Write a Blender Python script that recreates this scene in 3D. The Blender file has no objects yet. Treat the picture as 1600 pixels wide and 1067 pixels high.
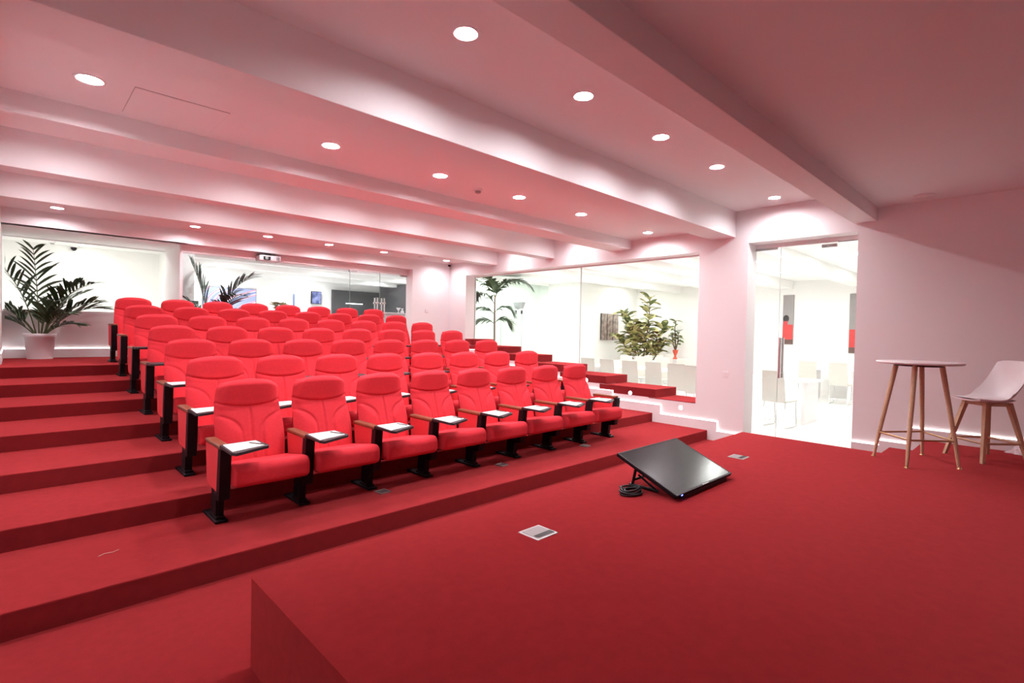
import bpy, bmesh, math, random
from mathutils import Vector, Matrix

# ------------------------------------------------------------------ scene, camera, world, exposure
scene = bpy.context.scene
COL = scene.collection
PI = math.pi
rng = random.Random(7)

cam_d = bpy.data.cameras.new('camera')
cam_d.sensor_width = 36.0
cam_d.sensor_fit = 'HORIZONTAL'
cam_d.lens = 806.2445 / 1600.0 * 36.0
cam_d.clip_start = 0.02
cam_d.clip_end = 200
cam = bpy.data.objects.new('camera', cam_d)
COL.objects.link(cam)
CAM = Vector((-8.5448 * .85, -3.9726 * .85, 1.7845 * .85))
yaw, pitch, roll = 0.7690, -0.0203, 0.0200
fw = Vector((math.sin(yaw) * math.cos(pitch), math.cos(yaw) * math.cos(pitch), math.sin(pitch)))
ri = Vector((math.cos(yaw), -math.sin(yaw), 0))
up = ri.cross(fw)
ri2 = math.cos(roll) * ri + math.sin(roll) * up
up2 = -math.sin(roll) * ri + math.cos(roll) * up
cam.matrix_world = Matrix(((ri2.x, up2.x, -fw.x, CAM.x), (ri2.y, up2.y, -fw.y, CAM.y), (ri2.z, up2.z, -fw.z, CAM.z), (0, 0, 0, 1)))
scene.camera = cam

world = bpy.data.worlds.new('world')
scene.world = world
world.use_nodes = True
world.node_tree.nodes['Background'].inputs[0].default_value = (0.8, 0.85, 1, 1)
world.node_tree.nodes['Background'].inputs[1].default_value = 0.0

vs = scene.view_settings
vs.view_transform = 'Standard'
vs.look = 'None'
vs.gamma = 1
vs.use_curve_mapping = False
vs.exposure = 0.25
scene.cycles.diffuse_bounces = 8
scene.cycles.max_bounces = 14
scene.cycles.transparent_max_bounces = 16
L_ROOM = 1060.0       # emission of the auditorium downlights
L_HALL = 92.0       # emission of the dining hall ceiling lights
L_RECEPTION = 74.0
L_SIDE = 26.0
L_LED = 3.4

# ------------------------------------------------------------------ materials
def new_mat(name):
    m = bpy.data.materials.new(name)
    m.use_nodes = True
    nt = m.node_tree
    return m, nt, nt.nodes['Principled BSDF']

def mat(name, col, rough=.5, metal=0, noise=0.0, nscale=30, bump=0.0, bscale=200, spec=.5, sheen=0):
    m, nt, b = new_mat(name)
    b.inputs['Base Color'].default_value = (*col, 1)
    b.inputs['Roughness'].default_value = rough
    b.inputs['Metallic'].default_value = metal
    b.inputs['Specular IOR Level'].default_value = spec
    if sheen:
        b.inputs['Sheen Weight'].default_value = sheen
    if noise or bump:
        tc = nt.nodes.new('ShaderNodeTexCoord')
    if noise:
        n = nt.nodes.new('ShaderNodeTexNoise')
        n.inputs['Scale'].default_value = nscale
        n.inputs['Detail'].default_value = 5
        r = nt.nodes.new('ShaderNodeValToRGB')
        r.color_ramp.elements[0].position = .3
        r.color_ramp.elements[1].position = .7
        r.color_ramp.elements[0].color = (*[c * (1 - noise) for c in col], 1)
        r.color_ramp.elements[1].color = (*[min(1, c * (1 + noise)) for c in col], 1)
        nt.links.new(tc.outputs['Object'], n.inputs['Vector'])
        nt.links.new(n.outputs['Fac'], r.inputs['Fac'])
        nt.links.new(r.outputs['Color'], b.inputs['Base Color'])
    if bump:
        n2 = nt.nodes.new('ShaderNodeTexNoise')
        n2.inputs['Scale'].default_value = bscale
        n2.inputs['Detail'].default_value = 3
        bp = nt.nodes.new('ShaderNodeBump')
        bp.inputs['Strength'].default_value = bump
        bp.inputs['Distance'].default_value = .004
        nt.links.new(tc.outputs['Object'], n2.inputs['Vector'])
        nt.links.new(n2.outputs['Fac'], bp.inputs['Height'])
        nt.links.new(bp.outputs['Normal'], b.inputs['Normal'])
    return m

def emit(name, col, strength):
    m, nt, b = new_mat(name)
    b.inputs['Base Color'].default_value = (*col, 1)
    b.inputs['Emission Color'].default_value = (*col, 1)
    b.inputs['Emission Strength'].default_value = strength
    return m

def glass_mat(name, tint=(.97, .99, .98), refl=1.0):
    m = bpy.data.materials.new(name)
    m.use_nodes = True
    nt = m.node_tree
    nt.nodes.clear()
    out = nt.nodes.new('ShaderNodeOutputMaterial')
    mix = nt.nodes.new('ShaderNodeMixShader')
    tr = nt.nodes.new('ShaderNodeBsdfTransparent')
    tr.inputs[0].default_value = (*tint, 1)
    gl = nt.nodes.new('ShaderNodeBsdfGlossy')
    gl.inputs['Roughness'].default_value = .01
    fr = nt.nodes.new('ShaderNodeFresnel')
    fr.inputs['IOR'].default_value = 1.45
    mu = nt.nodes.new('ShaderNodeMath')
    mu.operation = 'MULTIPLY'
    geo = nt.nodes.new('ShaderNodeNewGeometry')
    ms = nt.nodes.new('ShaderNodeMath')
    ms.operation = 'SUBTRACT'
    ms.inputs[0].default_value = refl
    nt.links.new(geo.outputs['Backfacing'], ms.inputs[1])
    ms.use_clamp = True
    nt.links.new(ms.outputs[0], mu.inputs[1])
    nt.links.new(fr.outputs[0], mu.inputs[0])
    nt.links.new(mu.outputs[0], mix.inputs[0])
    nt.links.new(tr.outputs[0], mix.inputs[1])
    nt.links.new(gl.outputs[0], mix.inputs[2])
    nt.links.new(mix.outputs[0], out.inputs[0])
    return m

M = {}
def carpet_mat(name, base, pile):
    """cut pile: dark when looked into head-on, lighter along the pile (velvet lobe over a diffuse base)"""
    m = mat(name, base, 1.0, noise=.14, nscale=18, bump=.6, bscale=260, spec=0)
    nt = m.node_tree
    out = [n for n in nt.nodes if n.type == 'OUTPUT_MATERIAL'][0]
    pb = [n for n in nt.nodes if n.type == 'BSDF_PRINCIPLED'][0]
    sh = nt.nodes.new('ShaderNodeBsdfSheen')
    sh.distribution = 'ASHIKHMIN'
    sh.inputs['Color'].default_value = (*pile, 1)
    sh.inputs['Roughness'].default_value = .75
    ad = nt.nodes.new('ShaderNodeAddShader')
    nt.links.new(pb.outputs[0], ad.inputs[0]); nt.links.new(sh.outputs[0], ad.inputs[1])
    nt.links.new(ad.outputs[0], out.inputs['Surface'])
    return m
M['carpet'] = carpet_mat('red_carpet', (.165, .0115, .014), (.255, .039, .041))
M['paint'] = mat('white_paint', (.86, .85, .86), .7, bump=.03, bscale=90, spec=.25)
M['ceiling'] = mat('ceiling_paint', (.86, .85, .86), .8, bump=.02, bscale=60, spec=.2)
M['hall_paint'] = mat('hall_white_paint', (.87, .865, .85), .7, spec=.2, bump=.02)
M['hall_floor'] = mat('polished_white_floor', (.86, .855, .84), .15, noise=.03, nscale=2)
M['fabric'] = mat('red_seat_fabric', (.68, .041, .057), .85, noise=.05, nscale=60, bump=.25, bscale=600, spec=.15)
M['fabric_side'] = mat('red_side_fabric', (.68, .058, .072), .8, bump=.2, bscale=600, spec=.15)
M['black'] = mat('black_painted_steel', (.006, .005, .008), .45, bump=.03, spec=.22)
M['black_matte'] = mat('black_plastic', (.015, .014, .018), .55, bump=.03)
M['paper'] = mat('white_paper', (.88, .88, .90), .6, bump=.02)
M['armwood'] = mat('brown_armrest_wood', (.20, .062, .028), .4, noise=.2, nscale=40)
M['beech'] = mat('light_beech_wood', (.58, .40, .25), .5, noise=.07, nscale=35)
M['brass'] = mat('brass_tube', (.55, .36, .18), .35, metal=.7, bump=.01)
M['chrome'] = mat('chrome', (.75, .75, .76), .15, metal=1, bump=.01)
M['steel'] = mat('brushed_steel', (.46, .45, .45), .38, metal=.8, noise=.06, nscale=80)
M['whiteplastic'] = mat('white_plastic', (.84, .82, .83), .35, bump=.01)
M['pot'] = mat('white_pot', (.82, .80, .82), .5, bump=.02)
M['soil'] = mat('soil', (.05, .03, .02), 1, noise=.3, nscale=60)
M['leaf'] = mat('palm_leaf', (.030, .060, .018), .45, noise=.35, nscale=12)
M['leaf_bluish'] = mat('palm_leaf_bluish', (.032, .058, .040), .4, noise=.3, nscale=12)
M['stem'] = mat('palm_stem', (.10, .13, .05), .6, noise=.2, nscale=20)
M['trunk'] = mat('woody_trunk', (.14, .09, .06), .9, noise=.3, nscale=30)
M['glass'] = glass_mat('clear_glass')
M['glass_green'] = glass_mat('greenish_glass', (.93, .97, .95), .8)
M['glass_edge'] = mat('green_glass_edge', (.22, .30, .27), .2, bump=.01)
M['joint_pale'] = mat('pale_silicone_joint', (.60, .64, .62), .3, bump=.01)
M['greywall'] = mat('grey_wall', (.075, .073, .08), .55, noise=.1, nscale=3)
M['lamp'] = emit('lamp_diffuser', (1, .95, .98), L_ROOM)
M['lamp_rear'] = emit('rear_lamp_diffuser', (1, .95, .98), L_ROOM * .60)
M['lamp_back'] = emit('back_lamp_diffuser', (1, .95, .98), L_ROOM * .56)
M['lamp_front'] = emit('front_lamp_diffuser', (1, .95, .98), L_ROOM * .98)
M['lamp_hall'] = emit('hall_lamp', (1, .98, .96), L_HALL)
M['lamp_recep'] = emit('reception_lamp', (.97, .98, 1), L_RECEPTION)
M['lamp_side'] = emit('side_room_lamp', (1, .98, .95), L_SIDE)
M['led'] = emit('led_strip', (1, .93, .90), L_LED)
M['steplight'] = emit('step_light_lens', (1, .97, .95), 14)
M['blueled'] = emit('blue_led', (.08, .12, 1), 12)

# ------------------------------------------------------------------ mesh helpers
class MB:
    def __init__(s):
        s.v = []; s.f = []; s.sm = []; s.mi = []
        s.cur = 0
    def add(s, vs_, fs_, smooth=False):
        o = len(s.v)
        s.v += [tuple(p) for p in vs_]
        for f in fs_:
            s.f.append(tuple(i + o for i in f)); s.sm.append(smooth); s.mi.append(s.cur)
        return s
    def box(s, x0, x1, y0, y1, z0, z1, bev=0):
        if bev <= 0:
            p = [(x0, y0, z0), (x1, y0, z0), (x1, y1, z0), (x0, y1, z0), (x0, y0, z1), (x1, y0, z1), (x1, y1, z1), (x0, y1, z1)]
            return s.add(p, [(0, 3, 2, 1), (4, 5, 6, 7), (0, 1, 5, 4), (1, 2, 6, 5), (2, 3, 7, 6), (3, 0, 4, 7)])
        bm = bmesh.new()
        bmesh.ops.create_cube(bm, size=1)
        for w in bm.verts:
            w.co = Vector(((x0 + x1) / 2 + w.co.x * (x1 - x0), (y0 + y1) / 2 + w.co.y * (y1 - y0), (z0 + z1) / 2 + w.co.z * (z1 - z0)))
        bmesh.ops.bevel(bm, geom=list(bm.edges), offset=bev, segments=2, affect='EDGES', profile=.5)
        bm.verts.index_update()
        s.add([w.co[:] for w in bm.verts], [[w.index for w in f.verts] for f in bm.faces], False)
        bm.free()
        return s
    def prism(s, poly, a, b, axis='x'):
        n = len(poly)
        def P(p, t):
            return {'x': (t, p[0], p[1]), 'y': (p[0], t, p[1]), 'z': (p[0], p[1], t)}[axis]
        vs_ = [P(p, a) for p in poly] + [P(p, b) for p in poly]
        fs_ = [tuple(range(n))[::-1], tuple(range(n, 2 * n))] + [(i, (i + 1) % n, n + (i + 1) % n, n + i) for i in range(n)]
        return s.add(vs_, fs_)
    def tube(s, pts, r, n=10, cap=True):
        pts = [Vector(p) for p in pts]
        rs = r if isinstance(r, (list, tuple)) else [r] * len(pts)
        rings = []
        prev = None
        for i, p in enumerate(pts):
            d = (pts[min(i + 1, len(pts) - 1)] - pts[max(i - 1, 0)]).normalized()
            if prev is None:
                a = d.orthogonal().normalized()
            else:
                a = (prev - d * prev.dot(d))
                a = a.normalized() if a.length > 1e-6 else d.orthogonal().normalized()
            prev = a
            b = d.cross(a)
            rings.append([p + rs[i] * (math.cos(2 * PI * k / n) * a + math.sin(2 * PI * k / n) * b) for k in range(n)])
        vs_ = [q for rg in rings for q in rg]
        fs_ = []
        for i in range(len(pts) - 1):
            for k in range(n):
                fs_.append((i * n + k, i * n + (k + 1) % n, (i + 1) * n + (k + 1) % n, (i + 1) * n + k))
        s.add(vs_, fs_, True)
        if cap:
            s.add(rings[0], [tuple(range(n))[::-1]])
            s.add(rings[-1], [tuple(range(n))])
        return s
    def lathe(s, prof, c=(0, 0, 0), n=32, capb=True, capt=True, smooth=True):
        vs_ = [(c[0] + r * math.cos(2 * PI * k / n), c[1] + r * math.sin(2 * PI * k / n), c[2] + z) for r, z in prof for k in range(n)]
        fs_ = []
        for i in range(len(prof) - 1):
            for k in range(n):
                fs_.append((i * n + k, i * n + (k + 1) % n, (i + 1) * n + (k + 1) % n, (i + 1) * n + k))
        s.add(vs_, fs_, smooth)
        if capb: s.add(vs_[:n], [tuple(range(n))[::-1]])
        if capt: s.add(vs_[-n:], [tuple(range(n))])
        return s
    def grid(s, fn, nu, nv, smooth=True, flip=False):
        vs_ = [fn(i / nu, j / nv) for j in range(nv + 1) for i in range(nu + 1)]
        fs_ = []
        for j in range(nv):
            for i in range(nu):
                a = j * (nu + 1) + i
                q = (a, a + 1, a + nu + 2, a + nu + 1)
                fs_.append(q[::-1] if flip else q)
        return s.add(vs_, fs_, smooth)
    def mesh(s, name, mats):
        me = bpy.data.meshes.new(name)
        me.from_pydata(s.v, [], s.f)
        for m in (mats if isinstance(mats, (list, tuple)) else [mats]):
            me.materials.append(m)
        me.polygons.foreach_set('use_smooth', s.sm)
        me.polygons.foreach_set('material_index', s.mi)
        me.update()
        return me

def obj(name, mb, m, parent=None, loc=None, rot=None):
    me = mb if isinstance(mb, bpy.types.Mesh) else mb.mesh(name, m)
    o = bpy.data.objects.new(name, me)
    COL.objects.link(o)
    if loc: o.location = loc
    if rot: o.rotation_euler = rot
    if parent: o.parent = parent
    return o

def tag(o, label, cat, group=None):
    o['label'] = label; o['category'] = cat
    if group: o['group'] = group
    return o

def thing(name, label, cat, loc=(0, 0, 0), rz=0, group=None):
    o = bpy.data.objects.new(name, None)
    o.empty_display_size = .1
    COL.objects.link(o)
    o.location = loc; o.rotation_euler = (0, 0, rz)
    return tag(o, label, cat, group)

def struct(name, mb, m, parent=None):
    o = obj(name, mb, m, parent)
    if parent is None: o['kind'] = 'structure'
    return o

def dup(root, loc, rz, label, group=None):
    r = root.copy(); COL.objects.link(r); r.location = loc; r.rotation_euler = (0, 0, rz)
    r['label'] = label
    if group: r['group'] = group
    for ch in list(root.children):
        c = ch.copy(); COL.objects.link(c); c.parent = r
        for g in ch.children:
            d = g.copy(); COL.objects.link(d); d.parent = c
    return r

# ------------------------------------------------------------------ dimensions
RZ, T = .136, .8983           # riser and tread
XL, XR = -7.38, 0.0           # left and right wall
YF, YB = -6.6, 7.55           # front wall, rear wall
ST_X0, ST_X1, ST_Y, ST_Z = -6.503, -1.17, -.961, .400
BEAM_Z = 2.885
beams = [(-1.97, -1.74), (-.325, .03), (1.365, 1.75), (3.04, 3.28), (4.616, 4.86)]
bays = [(YF, -1.97, 3.045), (-1.74, -.325, 3.245), (.03, 1.365, 3.03), (1.75, 3.04, 3.24), (3.28, 4.616, 3.24), (4.86, 6.25, 3.03)]
PIL_X, PIL_Y, GL_Y, HEAD_Z = -1.0, 6.25, 6.47, 2.815

# ------------------------------------------------------------------ setting: floor, tiers, stage
b = MB()
b.box(XL - .1, XR + .02, YF, .02, -.1, 0)
floor = struct('floor', b, M['carpet'])
for k in range(7):
    y0 = k * T
    y1 = YB + .1 if k == 6 else (k + 1) * T + .015
    b = MB(); b.box(XL - .1, XR - .002, y0, y1, k * RZ - .02, (k + 1) * RZ, .008)
    obj('step', b, M['carpet'], floor)

b = MB()
b.prism([(ST_X0, YF), (ST_X1, YF), (XR - .002, YF), (XR - .002, -2.48), (ST_X1, -2.48), (ST_X1, ST_Y), (ST_X0, ST_Y)], -.02, ST_Z, 'z')
stage = struct('stage', b, M['carpet'])
for i, (ya, zz) in enumerate([(-1.84, .133), (-2.16, .267)]):
    b = MB(); b.box(ST_X1 + .002, XR - .002, -2.48, ya, -.02, zz, .006)
    obj('step', b, M['carpet'], stage)

# ------------------------------------------------------------------ ceiling and beams
LIGHT_ROWS = [([-5.366, -4.263, -3.171, -2.063, -.44], -.978, 3.245), ([-6.92, -5.36, -4.243, -3.149, -2.028, -.433], .805, 3.03),
              ([-6.92, -5.32, -4.22, -3.14, -2.02, -.44], 2.40, 3.24), ([-6.92, -5.28, -4.20, -3.13, -2.0, -.44], 3.95, 3.24),
              ([-6.84, -5.241, -4.168, -3.104, -1.977, -.441], 5.79, 3.03)]
LR = .066
def ceiling_with_holes(b, x0, x1, y0, y1, z, xs, yl, h=.11, n=32):
    b.box(x0, x1, y0, y1, z + .105, z + .16)
    def q(a, c, d, e):
        b.add([(a, d, z), (a, e, z), (c, e, z), (c, d, z)], [(0, 1, 2, 3)])
    if not xs:
        q(x0, x1, y0, y1); return
    q(x0, x1, y0, yl - h); q(x0, x1, yl + h, y1)
    cur = x0
    for x in sorted(xs):
        q(cur, x - h, yl - h, yl + h); cur = x + h
        ring = []
        for k in range(n):
            a = 2 * PI * (k + .5) / n
            c_, s_ = math.cos(a), math.sin(a)
            m_ = h / max(abs(c_), abs(s_))
            ring.append(((x + c_ * m_, yl + s_ * m_, z), (x + c_ * LR, yl + s_ * LR, z)))
        vs_ = [p for pr_ in ring for p in pr_] + [(x - h, yl - h, z), (x + h, yl - h, z), (x + h, yl + h, z), (x - h, yl + h, z)]
        fs_ = []
        for k in range(n):
            k2 = (k + 1) % n
            fs_.append((2 * k, 2 * k + 1, 2 * k2 + 1, 2 * k2))
        e = n // 8
        for ci, k in ((2, e - 1), (3, 3 * e - 1), (0, 5 * e - 1), (1, 7 * e - 1)):
            fs_.append((2 * k, 2 * ((k + 1) % n), 2 * n + ci))
        b.add(vs_, fs_)
    q(cur, x1, yl - h, yl + h)
b = MB()
row_for = [([], 0), (LIGHT_ROWS[0][0], LIGHT_ROWS[0][1]), (LIGHT_ROWS[1][0], LIGHT_ROWS[1][1]), (LIGHT_ROWS[2][0], LIGHT_ROWS[2][1]), (LIGHT_ROWS[3][0], LIGHT_ROWS[3][1]), (LIGHT_ROWS[4][0], LIGHT_ROWS[4][1])]
for (y0, y1, z), (xs, yl) in zip(bays, row_for):
    ceiling_with_holes(b, XL - .1, XR + .1, y0 - .02, y1 + .02, z, xs, yl)
b.box(XL - .1, -5.27, 6.2, 7.7, HEAD_Z, HEAD_Z + .12)      # soffit over the left alcove
ceiling = struct('ceiling', b, M['ceiling'])
for y0, y1 in beams:
    b = MB(); b.box(XL - .05, XR + .05, y0, y1, BEAM_Z, 3.40, .004)
    obj('beam', b, M['ceiling'], ceiling)
# hatch panel in the second bay: thin proud frame with a recessed lid
b = MB()
hx0, hx1, hy0, hy1 = -6.70, -6.15, .715, 1.25
b.box(hx0, hx1, hy0, hy1, 3.024, 3.031, .001)
obj('access_panel', b, M['ceiling'], ceiling)
b = MB()
for a in ((hx0 - .003, hx0, hy0, hy1), (hx1, hx1 + .003, hy0, hy1), (hx0, hx1, hy0 - .003, hy0), (hx0, hx1, hy1, hy1 + .003)):
    b.box(a[0], a[1], a[2], a[3], 3.028, 3.031)
obj('panel_joint', b, mat('joint_shadow_grey', (.42, .38, .38), .8, bump=.01), ceiling)

# ------------------------------------------------------------------ walls
# right wall with the long stepped window and the glass door (0.3 thick)
WO_Y0, WO_Y1, WO_Z1 = .198, 5.64, 2.732
DO_Y0, DO_Y1, DO_Z1 = -1.787, -.503, 2.790
TH = .30
b = MB()
b.box(0, TH, YF, DO_Y0, -.1, 3.4)
b.box(0, TH, DO_Y0, DO_Y1, DO_Z1, 3.4)
b.box(0, TH, DO_Y1, WO_Y0, -.1, 3.4)
b.box(0, TH, WO_Y0, WO_Y1, WO_Z1, 3.4)
b.box(0, TH, WO_Y1, 7.7, -.1, 3.4)
sill_y = [WO_Y0, .865, 1.819, 2.717, 3.615, 4.513, 5.412, WO_Y1]
sill_z = [.510, .643, .779, .915, 1.051, 1.187, 1.323]
for i in range(7):
    b.box(0, TH, sill_y[i], sill_y[i + 1], -.1, sill_z[i] - .006)
wall_r = struct('wall_right', b, M['paint'])
for i in range(7):
    b = MB(); b.box(-.002, .655, sill_y[i] + (-.006 if i else .003), sill_y[i + 1] + (.12 if i < 6 else -.003), sill_z[i] - (.133 if i else .012), sill_z[i], .004)
    obj('sill_step', b, M['carpet'], wall_r)

# rear: pillar on the right, header beam, alcove return, alcove wall with opening
b = MB()
b.box(PIL_X, 0.02, PIL_Y, GL_Y + .035, .8, 3.2)
b.box(XL - .1, PIL_X, PIL_Y, PIL_Y + .12, HEAD_Z, 3.2)
b.box(-5.275, PIL_X, PIL_Y + .12, GL_Y + .035, HEAD_Z, 3.2)
b.box(-5.30, PIL_X, GL_Y - .03, GL_Y + .035, 2.705, HEAD_Z)
b.box(-5.31, -5.268, GL_Y - .02, 7.6, .8, 3.2)
LO_Z0, LO_Z1 = 1.700, 2.812
b.box(XL - .1, -5.268, YB, YB + .10, .8, LO_Z0 - .02)
b.box(XL - .1, -5.268, YB, YB + .10, LO_Z1 - .002, 3.2)
wall_b = struct('wall_back', b, M['paint'])
b = MB(); b.box(-7.37, -5.268, YB - .012, YB + .13, LO_Z0 - .045, LO_Z0, .004)
obj('sill', b, M['paint'], wall_b)

b = MB(); b.box(XL - .12, XL, YF, YB + .1, -.1, 3.4); wall_l = struct('wall_left', b, M['paint'])
b = MB(); b.box(XL - .1, .3, YF - .12, YF, -.1, 3.4); struct('wall_front', b, M['paint'])

# ------------------------------------------------------------------ baseboards with LED line on top
def stepped_board(name, segs, wall_x, inward, height=.125):
    """segs: list of (y0, y1, floor z, board top z). Board stands on the right wall."""
    bb = MB(); lb = MB()
    x0, x1 = (wall_x - .018, wall_x - .001)
    for i, (ya, yb, zf, zt) in enumerate(segs):
        bb.box(x0, x1, ya, yb, zf - .03, zt)
        lb.box(x0 + .002, x1, ya, yb, zt, zt + .009)
        if i:
            zp = segs[i - 1][3]
            if abs(zp - zt) > .02:
                lb.box(x0 + .002, x1, ya - .006, ya + .006, min(zp, zt), max(zp, zt) + .012)
    o = struct(name, bb, M['paint'])
    obj('led_strip', lb, M['led'], o)
    return o
segs = [(-.503, -.138, 0, .140)]
for k in range(7):
    segs.append((k * T - .138, (k + 1) * T - .138 if k < 6 else PIL_Y, k * RZ, (k + 1) * RZ + .138))
stepped_board('baseboard_right', segs, 0, -1)
stepped_board('baseboard_right_front', [(-2.062, -1.787, 0, .272), (-2.34, -2.062, .1, .272 + .06), (YF, -2.34, .3, .52)], 0, -1)
def plain_board(name, pts, z0, z1):
    bb = MB(); lb = MB()
    for (x0, x1, y0, y1) in pts:
        bb.box(x0, x1, y0, y1, z0 - .02, z1)
        lb.box(x0 + .001, x1 - .001, y0 + .001, y1 - .001, z1, z1 + .009)
    o = struct(name, bb, M['paint']); obj('led_strip', lb, M['led'], o)
plain_board('baseboard_back', [(-7.372, -5.29, YB - .02, YB - .001)], 7 * RZ, 7 * RZ + .138)
plain_board('baseboard_left', [(XL + .001, XL + .012, 6.0, YB - .02)], 7 * RZ, 7 * RZ + .138)
plain_board('baseboard_pillar', [(PIL_X, -.02, PIL_Y - .02, PIL_Y - .001)], 7 * RZ, 7 * RZ + .138)

# ------------------------------------------------------------------ glass: windows and doors
def pane(x0, x1, y0, y1, z0, z1, parent, name='pane', m='glass'):
    bb = MB(); bb.box(x0, x1, y0, y1, z0, z1)
    return obj(name, bb, M[m], parent)
# window_1: the long glass in the right wall; two panes with a butt joint, a slim head channel
GX = .262
b = MB(); b.box(GX - .02, GX + .03, WO_Y0, WO_Y1, WO_Z1 - .022, WO_Z1 + .001)
w1 = struct('window_1', b, M['paint'])
for ya, yb in ((WO_Y0 + .002, 2.60), (2.606, WO_Y1 - .002)):
    bb = MB()
    # glass bottom follows the stepped sill
    poly = []
    cuts = [y for y in sill_y if ya < y < yb]
    ys = [ya] + cuts + [yb]
    low = []
    for q in range(len(ys) - 1):
        ym = (ys[q] + ys[q + 1]) / 2
        i = max(j for j in range(7) if sill_y[j] <= ym)
        low += [(ys[q], sill_z[i]), (ys[q + 1], sill_z[i])]
    poly = low + [(yb, WO_Z1 - .02), (ya, WO_Z1 - .02)]
    bb.prism(poly, GX, GX + .012, 'x')
    p = obj('pane', bb, M['glass'], w1)
b = MB(); b.box(GX - .003, GX + .015, 2.597, 2.609, .90, WO_Z1 - .02)
obj('pane_joint', b, M['joint_pale'], w1)
b = MB(); b.box(GX - .001, GX + .013, WO_Y1 - .006, WO_Y1 - .001, 1.33, WO_Z1 - .02)
obj('pane_edge', b, M['glass_edge'], w1)

# door_1: frameless glass door in the right wall
DX = .285
b = MB(); b.box(DX - .03, DX + .02, DO_Y0, DO_Y1, DO_Z1 - .055, DO_Z1 + .001)
d1 = struct('door_1', b, M['paint'])
pane(DX - .012, DX, DO_Y0 + .006, -.835, .012, DO_Z1 - .06, d1, 'door_leaf')
pane(DX - .012, DX, -.830, DO_Y1 - .004, .0, DO_Z1 - .06, d1, 'side_pane')
b = MB(); b.box(DX - .03, DX + .012, -.80, DO_Y1 - .002, DO_Z1 - .085, DO_Z1 - .055, .002); obj('head_rail', b, M['steel'], d1)
b = MB(); b.box(DX - .028, DX + .016, -1.50, -1.33, DO_Z1 - .115, DO_Z1 - .075, .003); obj('patch_hinge', b, M['steel'], d1)
b = MB(); b.box(DX - .028, DX + .016, DO_Y0 + .01, -1.51, DO_Z1 - .058, DO_Z1 - .05, .001); obj('closer_rail', b, M['black'], d1)
b = MB(); b.box(DX - .013, DX + .001, -.8345, -.8305, .01, DO_Z1 - .06); obj('pane_joint', b, M['joint_pale'], d1)
for sx in (-1, 1):
    h = MB()
    xh = DX - .006 + sx * .055
    h.tube([(xh, -.87, .95), (xh, -.87, 1.50)], .020, 12)
    for zz in (1.02, 1.43):
        h.tube([(DX - .006, -.87, zz), (xh, -.87, zz)], .010, 8)
    obj('pull_handle', h, M['chrome'], d1)

# window_2: rear glazing with a pair of glass doors
b = MB(); b.box(-5.268, PIL_X + .001, GL_Y - .015, GL_Y + .025, 2.69, 2.706)
b.box(-5.268, PIL_X + .001, GL_Y - .012, GL_Y + .022, .90, .965)
w2 = struct('window_2', b, M['paint'])
for i, (xa, xb) in enumerate(((-5.266, -3.80), (-3.795, -2.345))):
    pane(xa, xb, GL_Y, GL_Y + .012, .965, 2.69, w2)
d2x = [(-2.340, -1.668), (-1.662, PIL_X - .006)]
dr2 = bpy.data.objects.new('door_2', None); COL.objects.link(dr2); dr2['kind'] = 'structure'
for xa, xb in d2x:
    pane(xa, xb, GL_Y, GL_Y + .012, .965, 2.685, dr2, 'door_leaf')
for xe in (-2.3425, -1.665):
    b = MB(); b.box(xe - .002, xe + .002, GL_Y - .001, GL_Y + .013, .965, 2.685); obj('pane_joint', b, M['glass_edge'], dr2)
for xe in (-2.28, -1.09):
    b = MB(); b.box(xe - .085, xe + .085, GL_Y - .015, GL_Y + .027, 2.655, 2.69, .003); obj('patch_hinge', b, M['steel'], dr2)
for xe in (-1.745, -1.585):
    for sy in (-1, 1):
        h = MB(); yh = GL_Y + .006 + sy * .055
        h.tube([(xe, yh, 1.75), (xe, yh, 2.16)], .017, 10)
        for zz in (1.83, 2.05):
            h.tube([(xe - .03, yh, zz), (xe + .03, yh, zz)], .02, 8)
            h.tube([(xe, GL_Y + .006, zz), (xe, yh, zz)], .010, 8)
        obj('pull_handle', h, M['chrome'], dr2)

# window_3: glazed opening of the left alcove
b = MB()
b.box(-7.372, -5.27, YB + .045, YB + .065, LO_Z1 - .012, LO_Z1)
w3 = struct('window_3', b, M['paint'])
pane(-7.37, -5.27, YB + .05, YB + .06, LO_Z0, LO_Z1 - .012, w3)

# ------------------------------------------------------------------ downlights
def downlight(x, y, z, label, group, m='lamp', r=LR, name='recessed_downlight', rec=.076):
    t = thing(name, label, 'ceiling light', (x, y, z), 0, group)
    if m not in ('lamp', 'lamp_rear', 'lamp_front', 'lamp_back'): rec = 0
    bb = MB(); bb.lathe([(r, -.001), (r + .004, -.006), (r + .016, -.004), (r + .018, -.0005)], (0, 0, 0), 28, False, False)
    obj('trim_ring', bb, M['whiteplastic'], t)
    if rec:
        bb = MB(); bb.lathe([(r - .001, -.003), (r - .001, rec + .004)], (0, 0, 0), 28, False, False); obj('reflector', bb, M['whiteplastic'], t)
    if rec:
        bb = MB(); bb.lathe([(r, rec + .004), (.001, rec + .004)], (0, 0, 0), 28, False, False); obj('can_top', bb, M['whiteplastic'], t)
        q = .042
        bb = MB(); bb.lathe([(.018, rec + .003), (.020, rec - .012)] + [(max(.001, q * math.cos(a)), .038 + q * .8 * math.sin(a)) for a in (.9, .45, 0, -.4, -.8, -1.2, -1.57)], (0, 0, 0), 20, False, False)
        obj('bulb', bb, M[m], t)
    else:
        bb = MB(); bb.lathe([(r, -.002), (r * .5, -.003), (.001, -.003)], (0, 0, 0), 28, False, True)
        obj('diffuser', bb, M[m], t)
    return t
G1 = 'recessed downlights of the auditorium ceiling'
pos_w = ['leftmost', 'second from the left', 'third from the left', 'fourth from the left', 'fifth from the left', 'rightmost']
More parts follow.
